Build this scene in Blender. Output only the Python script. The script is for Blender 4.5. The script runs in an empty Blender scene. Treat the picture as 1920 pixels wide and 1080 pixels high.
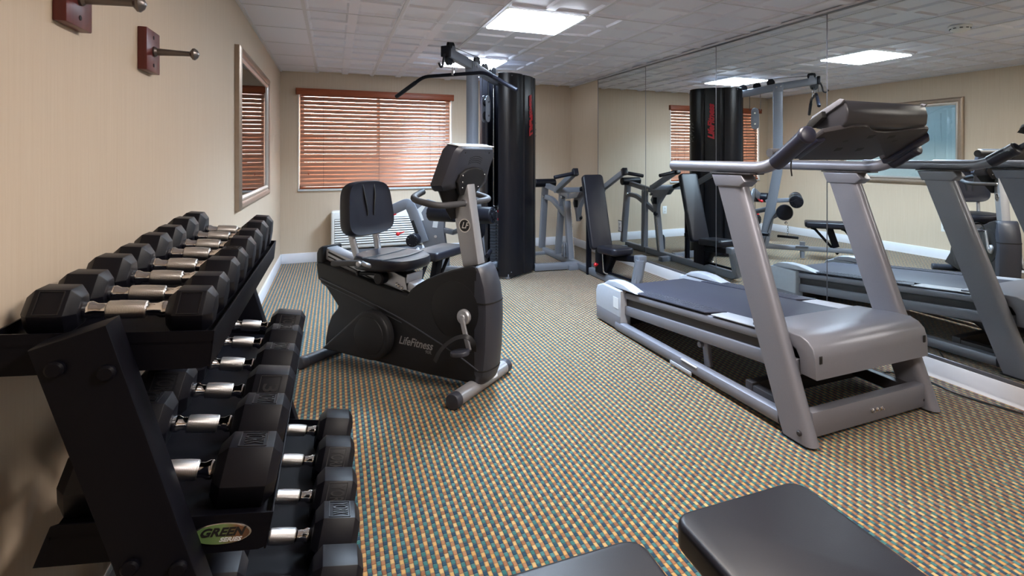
import bpy, bmesh, math, random
from mathutils import Vector, Matrix
random.seed(7)
PI = math.pi
SC = bpy.context.scene
COL = SC.collection

# ------------------------------------------------------------------ node helpers
def new_mat(name):
    m = bpy.data.materials.new(name); m.use_nodes = True
    nt = m.node_tree; bs = nt.nodes.get('Principled BSDF')
    return m, nt, bs

def srgb(r, g, b):
    f = lambda c: (c/255/12.92) if c/255 <= .04045 else ((c/255+.055)/1.055)**2.4
    return (f(r), f(g), f(b), 1)

class N:
    """tiny node-graph writer"""
    def __init__(s, nt): s.nt = nt
    def node(s, t, **kw):
        n = s.nt.nodes.new(t)
        for k, v in kw.items(): setattr(n, k, v)
        return n
    def link(s, a, b): s.nt.links.new(a, b)
    def val(s, x, sock):
        if isinstance(x, (int, float)): sock.default_value = x
        elif isinstance(x, tuple): sock.default_value = x
        else: s.link(x, sock)
    def m(s, op, a, b=None, c=None):
        n = s.node('ShaderNodeMath', operation=op)
        s.val(a, n.inputs[0])
        if b is not None: s.val(b, n.inputs[1])
        if c is not None: s.val(c, n.inputs[2])
        return n.outputs[0]
    def mix(s, f, a, b, blend='MIX'):
        n = s.node('ShaderNodeMix', data_type='RGBA', blend_type=blend)
        s.val(f, n.inputs[0]); s.val(a, n.inputs[6]); s.val(b, n.inputs[7])
        return n.outputs[2]
    def comb(s, x, y, z):
        n = s.node('ShaderNodeCombineXYZ'); s.val(x, n.inputs[0]); s.val(y, n.inputs[1]); s.val(z, n.inputs[2]); return n.outputs[0]
    def pos(s, obj=False):
        if obj:
            n = s.node('ShaderNodeTexCoord'); o = n.outputs['Object']
        else:
            n = s.node('ShaderNodeNewGeometry'); o = n.outputs['Position']
        sp = s.node('ShaderNodeSeparateXYZ'); s.link(o, sp.inputs[0])
        return sp.outputs[0], sp.outputs[1], sp.outputs[2], o
    def noise(s, vec, scale, detail=2, rough=.5):
        n = s.node('ShaderNodeTexNoise'); s.val(vec, n.inputs['Vector']); n.inputs['Scale'].default_value = scale
        n.inputs['Detail'].default_value = detail; n.inputs['Roughness'].default_value = rough
        return n.outputs['Fac']
    def white(s, vec):
        n = s.node('ShaderNodeTexWhiteNoise', noise_dimensions='3D'); s.val(vec, n.inputs['Vector']); return n.outputs['Value']
    def ramp(s, f, stops):
        n = s.node('ShaderNodeValToRGB'); s.val(f, n.inputs[0]); el = n.color_ramp.elements
        while len(el) > 1: el.remove(el[-1])
        el[0].position = stops[0][0]; el[0].color = stops[0][1]
        for p, c in stops[1:]:
            e = el.new(p); e.color = c
        return n.outputs[0]
    def bump(s, h, strength, dist, bs):
        n = s.node('ShaderNodeBump'); n.inputs['Strength'].default_value = strength; n.inputs['Distance'].default_value = dist
        s.link(h, n.inputs['Height']); s.link(n.outputs[0], bs.inputs['Normal'])

def simple(name, col, rough=.5, metal=0., spec=.5, noise=None, bump=None, coat=0., aniso=None):
    m, nt, bs = new_mat(name); g = N(nt)
    bs.inputs['Roughness'].default_value = rough; bs.inputs['Metallic'].default_value = metal
    bs.inputs['Specular IOR Level'].default_value = spec
    if coat:
        bs.inputs['Coat Weight'].default_value = coat; bs.inputs['Coat Roughness'].default_value = .1
    x, y, z, P = g.pos(True)
    sc, amt = noise or (40, .06)
    f = g.noise(P, sc, 3)
    lo = tuple(c*(1-amt) for c in col[:3])+(1,); hi = tuple(min(1, c*(1+amt)) for c in col[:3])+(1,)
    g.link(g.mix(f, lo, hi), bs.inputs['Base Color'])
    if bump:
        g.bump(g.noise(P, bump[0], 3), bump[1], bump[2], bs)
    return m

M = {}
M['black_steel'] = simple('black_powder_coated_steel', srgb(12, 12, 19), .46, 0, .1, (300, .1), (900, .12, .0006))
M['rubber'] = simple('black_rubber', srgb(14, 14, 22), .42, 0, .24, (60, .08), (1200, .12, .0004))
M['rubber_label'] = simple('dark_rubber_label', srgb(14, 14, 20), .4, 0, .5)
M['chrome'] = simple('polished_chrome', srgb(235, 235, 238), .08, 1.0)
def knurl():
    m, nt, bs = new_mat('knurled_chrome'); g = N(nt)
    x, y, z, P = g.pos(True)
    bs.inputs['Base Color'].default_value = srgb(215, 214, 214); bs.inputs['Metallic'].default_value = 1; bs.inputs['Roughness'].default_value = .28
    a = g.m('SINE', g.m('MULTIPLY', g.m('ADD', x, y), 2900)); b = g.m('SINE', g.m('MULTIPLY', g.m('SUBTRACT', x, z), 2900))
    g.bump(g.m('ADD', a, b), .3, .0005, bs)
    return m
M['knurl'] = knurl()
M['tm_silver'] = simple('silver_grey_treadmill_paint', srgb(118, 119, 129), .42, .35, .5, (220, .06), (700, .05, .0005))
M['tm_light'] = simple('light_grey_plastic', srgb(160, 164, 174), .45, 0, .5)
M['tm_dark'] = simple('dark_brown_black_plastic', srgb(40, 37, 40), .5, 0, .45, (80, .08))
M['tm_console'] = simple('charcoal_console_plastic', srgb(48, 48, 54), .35, .1, .5)
M['belt'] = simple('treadmill_belt', srgb(46, 47, 62), .55, 0, .5, (150, .12), (900, .15, .0006))
M['grip'] = simple('dark_grip_foam', srgb(26, 27, 44), .38, 0, .5)
M['gym_grey'] = simple('slate_grey_gym_paint', srgb(112, 115, 124), .38, .2, .5, (90, .05))
M['gym_black'] = simple('black_gloss_shroud', srgb(14, 14, 20), .3, 0, .35, (30, .1))
M['vinyl'] = simple('black_vinyl_upholstery', srgb(22, 22, 31), .38, 0, .36, (50, .08), (500, .12, .0008))
M['bike_body'] = simple('charcoal_bike_plastic', srgb(30, 30, 33), .48, 0, .22, (60, .05), (1500, .06, .0003))
M['bike_edge'] = simple('graphite_bike_cover', srgb(48, 50, 60), .42, 0, .5, (60, .05))
M['bike_silver'] = simple('brushed_silver', srgb(164, 165, 171), .36, .55, .5, (120, .05))
M['bike_grip'] = simple('grey_handle_foam', srgb(62, 62, 66), .6, 0, .4)
M['red'] = simple('red_knob', srgb(190, 26, 32), .3, 0, .5)
M['logo_red'] = simple('red_logo', srgb(170, 22, 38), .4)
M['white_plastic'] = simple('white_plastic', srgb(226, 226, 224), .4)
M['white_paint'] = simple('white_baseboard_paint', srgb(222, 222, 228), .45, 0, .5, (12, .03))
M['text_grey'] = simple('silver_print', srgb(140, 138, 140), .4, .3)
M['text_dim'] = simple('dim_grey_print', srgb(104, 104, 106), .5)
M['black_plain'] = simple('black_print', srgb(22, 22, 24), .5)
M['cable'] = simple('black_cable', srgb(24, 24, 26), .5)
M['steel'] = simple('bright_steel', srgb(200, 200, 204), .22, 1.0)
M['plate'] = simple('steel_weight_plate', srgb(96, 98, 106), .35, .6)
M['sticker'] = simple('white_sticker', srgb(205, 207, 210), .6)
M['channel'] = simple('aluminium_channel', srgb(130, 130, 136), .35, .7)
M['hook_metal'] = simple('dark_pewter', srgb(112, 106, 104), .32, .8)
M['dark_hole'] = simple('dark_recess', srgb(14, 13, 14), .7)
M['frame_bronze'] = simple('champagne_frame', srgb(164, 148, 134), .3, .7, .5, (25, .12))
M['frame_silver'] = simple('silver_frame_lip', srgb(206, 200, 194), .3, .6)
M['marble'] = simple('grey_sill', srgb(190, 192, 194), .4, 0, .5, (18, .1))

def wood(name, c1, c2, rough, axis, scale=6):
    m, nt, bs = new_mat(name); g = N(nt)
    x, y, z, P = g.pos(True)
    k = [9*scale]*3; k[axis] = scale*.35
    v = g.comb(g.m('MULTIPLY', x, k[0]), g.m('MULTIPLY', y, k[1]), g.m('MULTIPLY', z, k[2]))
    f = g.noise(v, 1.0, 4, .6)
    g.link(g.mix(f, c1, c2), bs.inputs['Base Color']); bs.inputs['Roughness'].default_value = rough
    return m
M['slat'] = wood('stained_wood_slat', srgb(140, 98, 80), srgb(178, 136, 114), .22, 0, 3)
M['valance'] = wood('stained_wood_valance', srgb(122, 58, 32), srgb(166, 86, 50), .4, 0, 3)
M['cherry'] = wood('dark_cherry_wood', srgb(70, 24, 24), srgb(112, 46, 42), .35, 2, 5)

def wallpaper():
    m, nt, bs = new_mat('beige_wallpaper'); g = N(nt)
    x, y, z, P = g.pos()
    v = g.comb(g.m('MULTIPLY', x, 95), g.m('MULTIPLY', y, 95), g.m('MULTIPLY', z, 3.0))
    f = g.noise(v, 1.0, 3, .6)
    v2 = g.comb(g.m('MULTIPLY', x, 420), g.m('MULTIPLY', y, 420), g.m('MULTIPLY', z, 26))
    f2 = g.noise(v2, 1.0, 2)
    c = g.mix(f, srgb(189, 170, 148), srgb(203, 187, 167))
    c = g.mix(g.m('MULTIPLY', f2, .25), c, srgb(174, 158, 140))
    g.link(c, bs.inputs['Base Color']); bs.inputs['Roughness'].default_value = .62
    bs.inputs['Specular IOR Level'].default_value = .3
    g.bump(f2, .12, .001, bs)
    return m
M['wall'] = wallpaper()

def carpet():
    m, nt, bs = new_mat('woven_check_carpet'); g = N(nt)
    x, y, z, P = g.pos()
    PX, PY = .0262, .040
    wob = g.m('MULTIPLY', g.m('SUBTRACT', g.noise(P, 60, 1), .5), .003)
    u = g.m('DIVIDE', g.m('ADD', x, wob), PX)
    u2 = g.m('MULTIPLY', u, 2.0)
    ci = g.m('FLOOR', u2); fu = g.m('FRACT', u2)
    pair = g.m('FLOOR', u)
    warm = g.m('LESS_THAN', g.m('FRACT', u), .5)
    off = g.m('ADD', g.m('MULTIPLY', g.m('MODULO', pair, 2.0), .5), g.m('MULTIPLY', g.white(g.comb(ci, 3.0, 1.0)), .28))
    v = g.m('ADD', g.m('DIVIDE', y, PY), g.m('ADD', off, g.m('MULTIPLY', g.m('SUBTRACT', 1.0, warm), .3)))
    fv = g.m('FRACT', v)
    big = g.m('LESS_THAN', fv, .52)
    v2 = g.m('MULTIPLY', v, 2.0)
    rnd = g.white(g.comb(ci, g.m('FLOOR', v2), 0.0))
    rnd2 = g.white(g.comb(ci, g.m('FLOOR', v2), 7.0))
    yellow = g.mix(rnd, srgb(206, 152, 86), srgb(216, 176, 118))
    brown = g.mix(rnd, srgb(146, 92, 56), srgb(178, 124, 84))
    navy = g.mix(rnd, srgb(18, 58, 84), srgb(30, 74, 92))
    teal = g.mix(rnd2, srgb(44, 108, 106), srgb(70, 126, 130))
    cw = g.mix(big, brown, yellow); cc = g.mix(big, teal, navy)
    c = g.mix(warm, cc, cw)
    fine = g.noise(P, 900, 2)
    c = g.mix(.35, c, g.mix(fine, (0.01, .012, .014, 1), (1, .95, .88, 1)), 'OVERLAY')
    # cell relief: loops are rounded, dark in the joints
    eu = g.m('SUBTRACT', 1.0, g.m('POWER', g.m('ABSOLUTE', g.m('SUBTRACT', g.m('MULTIPLY', fu, 2), 1)), 4.0))
    fv2 = g.m('FRACT', v2)
    ev = g.m('SUBTRACT', 1.0, g.m('POWER', g.m('ABSOLUTE', g.m('SUBTRACT', g.m('MULTIPLY', fv2, 2), 1)), 6.0))
    hgt = g.m('MULTIPLY', eu, ev)
    c = g.mix(g.m('MULTIPLY', g.m('SUBTRACT', 1.0, hgt), .6), c, (.02, .016, .012, 1))
    c = g.mix(1.0, c, (.72, .75, .78, 1), 'MULTIPLY')
    g.link(c, bs.inputs['Base Color']); bs.inputs['Roughness'].default_value = .85
    bs.inputs['Specular IOR Level'].default_value = .25
    bs.inputs['Sheen Weight'].default_value = .25; bs.inputs['Sheen Roughness'].default_value = .4
    g.bump(g.m('ADD', hgt, g.m('MULTIPLY', fine, .4)), .6, .003, bs)
    return m
M['carpet'] = carpet()

def ceiling_mat():
    m, nt, bs = new_mat('white_embossed_ceiling_tile'); g = N(nt)
    x, y, z, P = g.pos()
    ti = g.white(g.comb(g.m('FLOOR', g.m('DIVIDE', g.m('ADD', x, .1814), .6096)), g.m('FLOOR', g.m('DIVIDE', g.m('SUBTRACT', y, 3.3194), .6096)), 0.))
    c = g.mix(ti, srgb(216, 216, 226), srgb(228, 228, 238))
    st = g.noise(P, 1.1, 3)
    c = g.mix(g.m('MULTIPLY', g.m('GREATER_THAN', st, .64), .08), c, srgb(190, 170, 140))
    g.link(c, bs.inputs['Base Color']); bs.inputs['Roughness'].default_value = .38; bs.inputs['Specular IOR Level'].default_value = .45
    return m
M['ceiling'] = ceiling_mat()

def emit(name, col, s):
    m, nt, bs = new_mat(name)
    bs.inputs['Base Color'].default_value = (.8, .8, .8, 1)
    bs.inputs['Emission Color'].default_value = col; bs.inputs['Emission Strength'].default_value = s
    return m
LIGHT = 20.0; LAMP = 40.0
M['diffuser'] = emit('lit_diffuser', (.86, .95, 1.08, 1), LIGHT)
M['fill_diffuser'] = emit('warm_fill_diffuser', (1., .90, .80, 1), LIGHT*.62)  # warm glow of the two added fill fixtures, out of view

def mirror_mat():
    m, nt, bs = new_mat('mirror_glass')
    bs.inputs['Base Color'].default_value = (.85, .89, .87, 1); bs.inputs['Metallic'].default_value = 1
    bs.inputs['Roughness'].default_value = .0
    return m
M['mirror'] = mirror_mat()

def glass_mat():
    m, nt, bs = new_mat('picture_glass')
    for n in list(nt.nodes):
        if n.type != 'OUTPUT_MATERIAL': nt.nodes.remove(n)
    g = N(nt); out = [n for n in nt.nodes if n.type == 'OUTPUT_MATERIAL'][0]
    gl = g.node('ShaderNodeBsdfGlossy'); gl.inputs['Roughness'].default_value = 0; gl.inputs['Color'].default_value = (1, 1, 1, 1)
    tr = g.node('ShaderNodeBsdfTransparent'); tr.inputs['Color'].default_value = (.97, .99, .98, 1)
    fr = g.node('ShaderNodeFresnel'); fr.inputs['IOR'].default_value = 1.55
    mx = g.node('ShaderNodeMixShader'); g.link(fr.outputs[0], mx.inputs[0]); g.link(tr.outputs[0], mx.inputs[1]); g.link(gl.outputs[0], mx.inputs[2])
    g.link(mx.outputs[0], out.inputs[0])
    return m
M['glass'] = glass_mat()

def art_mat():
    m, nt, bs = new_mat('pale_winter_picture'); g = N(nt)
    x, y, z, P = g.pos()
    base = g.ramp(g.m('ADD', g.m('DIVIDE', g.m('SUBTRACT', z, .92), .98), g.m('MULTIPLY', g.m('SUBTRACT', g.noise(P, 3, 4), .5), .25)),
                  [(0, srgb(232, 238, 240)), (.3, srgb(216, 228, 232)), (.55, srgb(176, 202, 216)), (1, srgb(190, 212, 226))])
    # thin vertical trunks
    v = g.comb(0.0, g.m('MULTIPLY', y, 26), g.m('MULTIPLY', z, 1.1))
    t = g.noise(v, 1.0, 4, .65)
    band = g.m('MULTIPLY', g.m('GREATER_THAN', z, 1.22), g.m('LESS_THAN', z, g.m('ADD', 1.55, g.m('MULTIPLY', g.noise(g.comb(0.0, g.m('MULTIPLY', y, 5), 0.0), 1.0, 3), .35))))
    k = g.m('MULTIPLY', g.m('MULTIPLY', g.m('GREATER_THAN', t, .61), band), .28)
    c = g.mix(k, base, srgb(76, 104, 124))
    g.link(c, bs.inputs['Base Color']); bs.inputs['Roughness'].default_value = .6
    return m
M['art'] = art_mat()

def oval_mat():
    m, nt, bs = new_mat('green_badge'); g = N(nt)
    x, y, z, P = g.pos(True)
    c = g.ramp(g.m('ADD', g.m('MULTIPLY', x, 9.0), g.m('ADD', .5, g.m('MULTIPLY', z, -9.0))), [(.0, srgb(98, 134, 78)), (.5, srgb(120, 146, 96)), (.70, srgb(124, 90, 66)), (1, srgb(66, 48, 40))])
    g.link(c, bs.inputs['Base Color']); bs.inputs['Roughness'].default_value = .3; bs.inputs['Metallic'].default_value = .3
    return m
M['oval'] = oval_mat()

# ------------------------------------------------------------------ mesh helpers
class MB:
    """collects shapes into one mesh"""
    def __init__(s, xf=None): s.bm = bmesh.new(); s.xf = xf
    def _add(s, t, mat=None):
        if mat is not None: bmesh.ops.transform(t, matrix=mat, verts=t.verts)
        me = bpy.data.meshes.new('tmp'); t.to_mesh(me); t.free(); s.bm.from_mesh(me); bpy.data.meshes.remove(me); return s
    def box(s, c, d, bev=0., seg=2, rot=None):
        t = bmesh.new(); bmesh.ops.create_cube(t, size=1)
        bmesh.ops.scale(t, vec=d, verts=t.verts)
        if bev: bmesh.ops.bevel(t, geom=t.edges[:], offset=min(bev, min(d)*.49), segments=seg, profile=.5, affect='EDGES')
        m = Matrix.Translation(c)
        if rot is not None: m = m @ rot
        return s._add(t, m)
    def bx(s, p, q, bev=0., seg=2):
        p, q = Vector(p), Vector(q)
        return s.box((p+q)/2, [abs(v) for v in (q-p)], bev, seg)
    def pad(s, d, mat, bev=.02, corner=.03, seg=4, crown=0.):
        """upholstered pad: rounded corners in plan then rounded rim; size d, placed by mat"""
        x, y = d[0]/2, d[1]/2; pts = []
        for cx, cy, a0 in ((x-corner, y-corner, 0), (-x+corner, y-corner, 90), (-x+corner, -y+corner, 180), (x-corner, -y+corner, 270)):
            for k in range(7):
                a = math.radians(a0+k*15); pts.append((cx+corner*math.cos(a), cy+corner*math.sin(a)))
        return s.poly(pts, d[2], mat @ Matrix.Translation((0, 0, -d[2]/2)), bev, seg)
    def poly(s, pts, h, mat=None, bev=0., seg=2):
        """extrude a 2D outline (xy) by h along +z, placed by mat"""
        t = bmesh.new()
        vs = [t.verts.new((p[0], p[1], 0)) for p in pts]
        f = t.faces.new(vs)
        r = bmesh.ops.extrude_face_region(t, geom=[f])
        nv = [e for e in r['geom'] if isinstance(e, bmesh.types.BMVert)]
        bmesh.ops.translate(t, vec=(0, 0, h), verts=nv)
        bmesh.ops.recalc_face_normals(t, faces=t.faces[:])
        if bev:
            ed = [e for e in t.edges if abs(e.verts[0].co.z-e.verts[1].co.z) < 1e-6]
            bmesh.ops.bevel(t, geom=ed, offset=bev, segments=seg, profile=.5, affect='EDGES', clamp_overlap=True)
        return s._add(t, mat)
    def cyl(s, p, q, r, r2=None, n=24, bev=0., caps=True):
        p, q = Vector(p), Vector(q); d = q-p
        t = bmesh.new()
        bmesh.ops.create_cone(t, cap_ends=caps, cap_tris=False, segments=n, radius1=r, radius2=r if r2 is None else r2, depth=d.length)
        if bev:
            ed = [e for e in t.edges if abs(e.verts[0].co.z-e.verts[1].co.z) < 1e-6]
            bmesh.ops.bevel(t, geom=ed, offset=bev, segments=3, profile=.5, affect='EDGES')
        m = Matrix.Translation((p+q)/2) @ d.to_track_quat('Z', 'Y').to_matrix().to_4x4()
        return s._add(t, m)
    def lathe(s, prof, p, axis, n=32):
        """prof [(dist along axis, radius)]"""
        t = bmesh.new(); rings = []
        for d, r in prof:
            if r < 1e-6: rings.append([t.verts.new((0, 0, d))])
            else: rings.append([t.verts.new((r*math.cos(2*PI*k/n), r*math.sin(2*PI*k/n), d)) for k in range(n)])
        for A, B in zip(rings, rings[1:]):
            for k in range(n):
                k2 = (k+1) % n
                if len(A) == 1 and len(B) == 1: continue
                if len(A) == 1: t.faces.new((A[0], B[k], B[k2]))
                elif len(B) == 1: t.faces.new((A[k], A[k2], B[0]))
                else: t.faces.new((A[k], A[k2], B[k2], B[k]))
        for R in (rings[0], rings[-1]):
            if len(R) > 1: t.faces.new(R)
        bmesh.ops.recalc_face_normals(t, faces=t.faces[:])
        m = Matrix.Translation(p) @ Vector(axis).to_track_quat('Z', 'Y').to_matrix().to_4x4()
        return s._add(t, m)
    def sphere(s, c, r, sc=(1, 1, 1)):
        t = bmesh.new(); bmesh.ops.create_uvsphere(t, u_segments=20, v_segments=12, radius=r)
        return s._add(t, Matrix.Translation(c) @ Matrix.Diagonal((*sc, 1)))
    def sweep(s, path, sect, up=(0, 0, 1), closed=False, caps=True):
        """sweep a 2D section [(side, up)] along path"""
        P = [Vector(p) for p in path]; t = bmesh.new(); rings = []; n = len(P)
        prev = None
        for i, p in enumerate(P):
            if closed: d = (P[(i+1) % n]-p).normalized()+(p-P[i-1]).normalized()
            elif i == 0: d = P[1]-p
            elif i == n-1: d = p-P[i-1]
            else: d = (P[i+1]-p).normalized()+(p-P[i-1]).normalized()
            d.normalize()
            u = Vector(up); side = d.cross(u)
            if side.length < .05: side = prev.copy() if prev is not None else d.cross(Vector((1, 0, 0)))
            side.normalize()
            if prev is not None and side.dot(prev) < 0: side = -side
            prev = side; u2 = side.cross(d).normalized()
            k = 1.0
            if 0 < i < n-1:
                cs = (P[i+1]-p).normalized().dot((p-P[i-1]).normalized()); k = 1/max(.5, math.sqrt(max(.05, (1+cs)/2)))
            rings.append([t.verts.new(p+side*a+u2*b) for a, b in sect])
        m = len(sect)
        for i in range(n if closed else n-1):
            A, B = rings[i], rings[(i+1) % n]
            for j in range(m): t.faces.new((A[j], A[(j+1) % m], B[(j+1) % m], B[j]))
        if caps and not closed: t.faces.new(rings[0]); t.faces.new(rings[-1])
        bmesh.ops.recalc_face_normals(t, faces=t.faces[:])
        return s._add(t)
    def tube(s, pts, r, bend=.05, n=16, caps=True, up=(0, 0, 1)):
        return s.sweep(round_path(pts, bend), [(r*math.cos(2*PI*k/n), r*math.sin(2*PI*k/n)) for k in range(n)], up, caps=caps)
    def bar(s, pts, w, h, bend=.0, up=(0, 0, 1), bev=.006):
        """rectangular steel tube: w across, h along 'up'"""
        a, b = w/2, h/2; c = min(bev, a*.6, b*.6); e = c*.35
        sect = [(a, b-c), (a-e, b-e), (a-c, b), (-a+c, b), (-a+e, b-e), (-a, b-c), (-a, -b+c), (-a+e, -b+e), (-a+c, -b), (a-c, -b), (a-e, -b+e), (a, -b+c)]
        return s.sweep(round_path(pts, bend) if bend else pts, sect, up)
    def grid(s, rows):
        t = bmesh.new(); V = [[t.verts.new(p) for p in r] for r in rows]
        for A, B in zip(V, V[1:]):
            for k in range(len(A)-1): t.faces.new((A[k], A[k+1], B[k+1], B[k]))
        return s._add(t)
    def build(s, name, mat, parent=None, sharp=32, label=None):
        if s.xf is not None: bmesh.ops.transform(s.bm, matrix=s.xf, verts=s.bm.verts)
        me = bpy.data.meshes.new(name); s.bm.to_mesh(me); s.bm.free()
        me.materials.append(M[mat] if isinstance(mat, str) else mat)
        for p in me.polygons: p.use_smooth = True
        me.set_sharp_from_angle(angle=math.radians(sharp))
        o = bpy.data.objects.new(name, me); COL.objects.link(o)
        if parent is not None: o.parent = parent
        if label: o['label'] = label
        return o

def round_path(pts, r, n=6):
    P = [Vector(p) for p in pts]
    if len(P) < 3 or r <= 0: return P
    out = [P[0]]
    for a, b, c in zip(P, P[1:], P[2:]):
        d1, d2 = (a-b), (c-b)
        l = min(r, d1.length*.48, d2.length*.48)
        p, q = b+d1.normalized()*l, b+d2.normalized()*l
        for k in range(n+1):
            t = k/n; out.append(p*(1-t)**2+b*2*t*(1-t)+q*t*t)
    out.append(P[-1]); return out

def frame(o, x, y):
    """matrix with columns x, y, x cross y at o"""
    x = Vector(x).normalized(); y = Vector(y); y = (y-x*y.dot(x)).normalized(); z = x.cross(y)
    return Matrix(((x.x, y.x, z.x, o[0]), (x.y, y.y, z.y, o[1]), (x.z, y.z, z.z, o[2]), (0, 0, 0, 1)))

def text_part(body, size, mat4, mat, parent, name='lettering', depth=.0012, shear=0., width=None, bold=0., xf=None, label=None):
    cu = bpy.data.curves.new('t', 'FONT'); cu.body = body; cu.size = size; cu.extrude = depth; cu.shear = shear
    cu.align_x = 'CENTER'; cu.align_y = 'CENTER'; cu.offset = bold; cu.resolution_u = 4
    ob = bpy.data.objects.new('t', cu); COL.objects.link(ob)
    me = bpy.data.meshes.new_from_object(ob.evaluated_get(bpy.context.evaluated_depsgraph_get()))
    bpy.data.objects.remove(ob)
    if width:
        xs = [v.co.x for v in me.vertices]; k = width/(max(xs)-min(xs))
        for v in me.vertices: v.co.x *= k
    b = MB(xf); t = bmesh.new(); t.from_mesh(me); bpy.data.meshes.remove(me); b._add(t, mat4)
    return b.build(name, mat, parent, label=label)

def tag(o, label, cat, group=None, kind=None):
    o['label'] = label; o['category'] = cat
    if group: o['group'] = group
    if kind: o['kind'] = kind
    return o
def empty(name, loc, rz=0., ry=0., label=None, cat=None, group=None):
    o = bpy.data.objects.new(name, None); COL.objects.link(o); o.empty_display_size = .1
    o.location = loc; o.rotation_euler = (0, ry, rz)
    if label: tag(o, label, cat, group)
    return o
def struct(name, b, mat, parent=None):
    o = b.build(name, mat, parent)
    if parent is None: o['kind'] = 'structure'
    return o
def mat_of(o): return Matrix.Translation(o.location) @ o.rotation_euler.to_matrix().to_4x4()

# ------------------------------------------------------------------ the room
XL, XR, YB, YF, H = -.565, 3.092, 6.838, -1.9, 2.214
WX0, WX1, WZ0, WZ1 = -.372, 1.392, .852, 1.985          # window opening
struct('floor', MB().bx((XL-.1, YF-.1, -.05), (XR+.1, YB+.1, 0)), 'carpet')
struct('wall_left', MB().bx((XL-.1, YF, 0), (XL, YB, H+.1)), 'wall')
struct('wall_right', MB().bx((XR, YF, 0), (XR+.1, YB, H+.1)), 'wall')
b = MB()
b.bx((XL-.1, YB, 0), (WX0, YB+.16, H+.1)).bx((WX1, YB, 0), (XR+.1, YB+.16, H+.1)).bx((WX0, YB, 0), (WX1, YB+.16, WZ0)).bx((WX0, YB, WZ1), (WX1, YB+.16, H+.1))
struct('wall_back', b, 'wall')
struct('wall_front', MB().bx((XL-.1, YF-.1, 0), (XR+.1, YF, H+.1)), 'wall')

# ceiling: two-foot embossed tiles, each pressed into four shallow panels
TS, TX0, TY0 = .6096, -.1814, 3.3194
lights = [(2, 0), (2, 3), (2, -3), (2, -6)]  # negative rows: unseen fixtures added to fill the foreground with light
xl = [0, .016, .016, .030, .262, .276, .333, .347, .580, .594]
def tile_lines():
    return [(0, 0), (.018, 0), (.030, 1), (.262, 1), (.274, 0), (.335, 0), (.347, 1), (.579, 1), (.591, 0), (.6096, 0)]
b = MB(); t = bmesh.new()
i0, i1 = -1, 6; j0, j1 = -9, 6
L = tile_lines()
for i in range(i0, i1):
    for j in range(j0, j1):
        if (i, j) in lights: continue
        xa, ya = TX0+i*TS, TY0+j*TS
        plain = (i == -1)
        G = [[None]*10 for _ in range(10)]
        for p, (dx, rx) in enumerate(L):
            for q, (dy, ry_) in enumerate(L):
                zz = H+.004+(.014 if (rx and ry_ and not plain) else 0)
                G[p][q] = t.verts.new((max(XL, min(XR, xa+dx)), max(YF, min(YB, ya+dy)), zz))
        for p in range(9):
            for q in range(9):
                vs = (G[p][q], G[p][q+1], G[p+1][q+1], G[p+1][q])
                if (vs[0].co-vs[2].co).length > 1e-4 and abs(vs[0].co.x-vs[2].co.x) > 1e-5 and abs(vs[0].co.y-vs[2].co.y) > 1e-5: t.faces.new(vs)
b._add(t)
b.bx((XL-.1, YF-.1, H+.1), (XR+.1, YB+.1, H+.14))
ceil = struct('ceiling', b, 'ceiling')
b = MB()
for i in range(i0+1, i1):
    if XL < TX0+i*TS < XR: b.bx((TX0+i*TS-.011, YF, H-.001), (TX0+i*TS+.011, YB, H+.01))
for j in range(j0, j1):
    y = TY0+j*TS
    if YF < y < YB: b.bx((XL, y-.004, H+.001), (XR, y+.004, H+.01))
b.bx((XL, YF, H-.006), (XL+.02, YB, H+.01)); b.bx((XR-.03, YF, H-.004), (XR, YB, H+.01))
gm = simple('white_grid_metal', srgb(206, 205, 210), .4); M['gridm'] = gm
struct('ceiling_grid', b, 'gridm', ceil)
b = MB(); b.bx((XR-.02, YF, H-.012), (XR-.001, 5.99, H-.001)); struct('trim_1', b, 'channel')

for k, (i, j) in enumerate(lights):
    x, y = TX0+i*TS, TY0+j*TS
    lab = {0: 'square lit ceiling light nearer the camera, large in the ceiling', 3: 'square lit ceiling light above the gym tower, partly behind its arm',
           -3: 'added square fill light, out of view overhead beside the dumbbell rack', -6: 'added square fill light, out of view overhead at the camera'}[j]
    r = empty('ceiling_light', (x+TS/2, y+TS/2, H), label=lab, cat='ceiling light', group='square ceiling lights')
    h = TS/2-.012
    f = MB()
    for sx, sy, wx, wy in ((0, 1, h, .014), (0, -1, h, .014), (1, 0, .014, h), (-1, 0, .014, h)):
        f.box((sx*(h-.012), sy*(h-.012), .004), (2*wx, 2*wy, .014) if sx == 0 else (2*wx, 2*wy, .014), .003)
    f.bx((-h, -h, .06), (h, h, .07))
    f.build('light_frame', 'white_plastic', r)
    MB().bx((-h+.014, -h+.014, -.011), (h-.014, h-.014, .012), .004).build('diffuser', 'diffuser' if j >= 0 else 'fill_diffuser', r)
    ld = bpy.data.lights.new('ceiling_lamp', 'AREA'); ld.shape = 'SQUARE'; ld.size = 2*(h-.02); ld.spread = math.radians(132 if j >= 0 else 165)
    ld.energy = LAMP if j >= 0 else LAMP*(.36 if j == -3 else .5); ld.color = (.55, .77, 1.) if j >= 0 else (1., .92, .85)  # negative rows are the added warm fill lamps
    lo = bpy.data.objects.new('lamp', ld); COL.objects.link(lo); lo.parent = r; lo.location = (0, 0, -.0125)

# baseboards
struct('baseboard_left', MB().bx((XL, YF, 0), (XL+.014, YB, .115), .004), 'white_paint')
struct('baseboard_back', MB().bx((XL+.014, YB-.014, 0), (XR, YB, .115), .004), 'white_paint')
struct('baseboard_right', MB().bx((XR-.016, YF, 0), (XR, YB-.014, .104), .004), 'white_paint')

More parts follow.
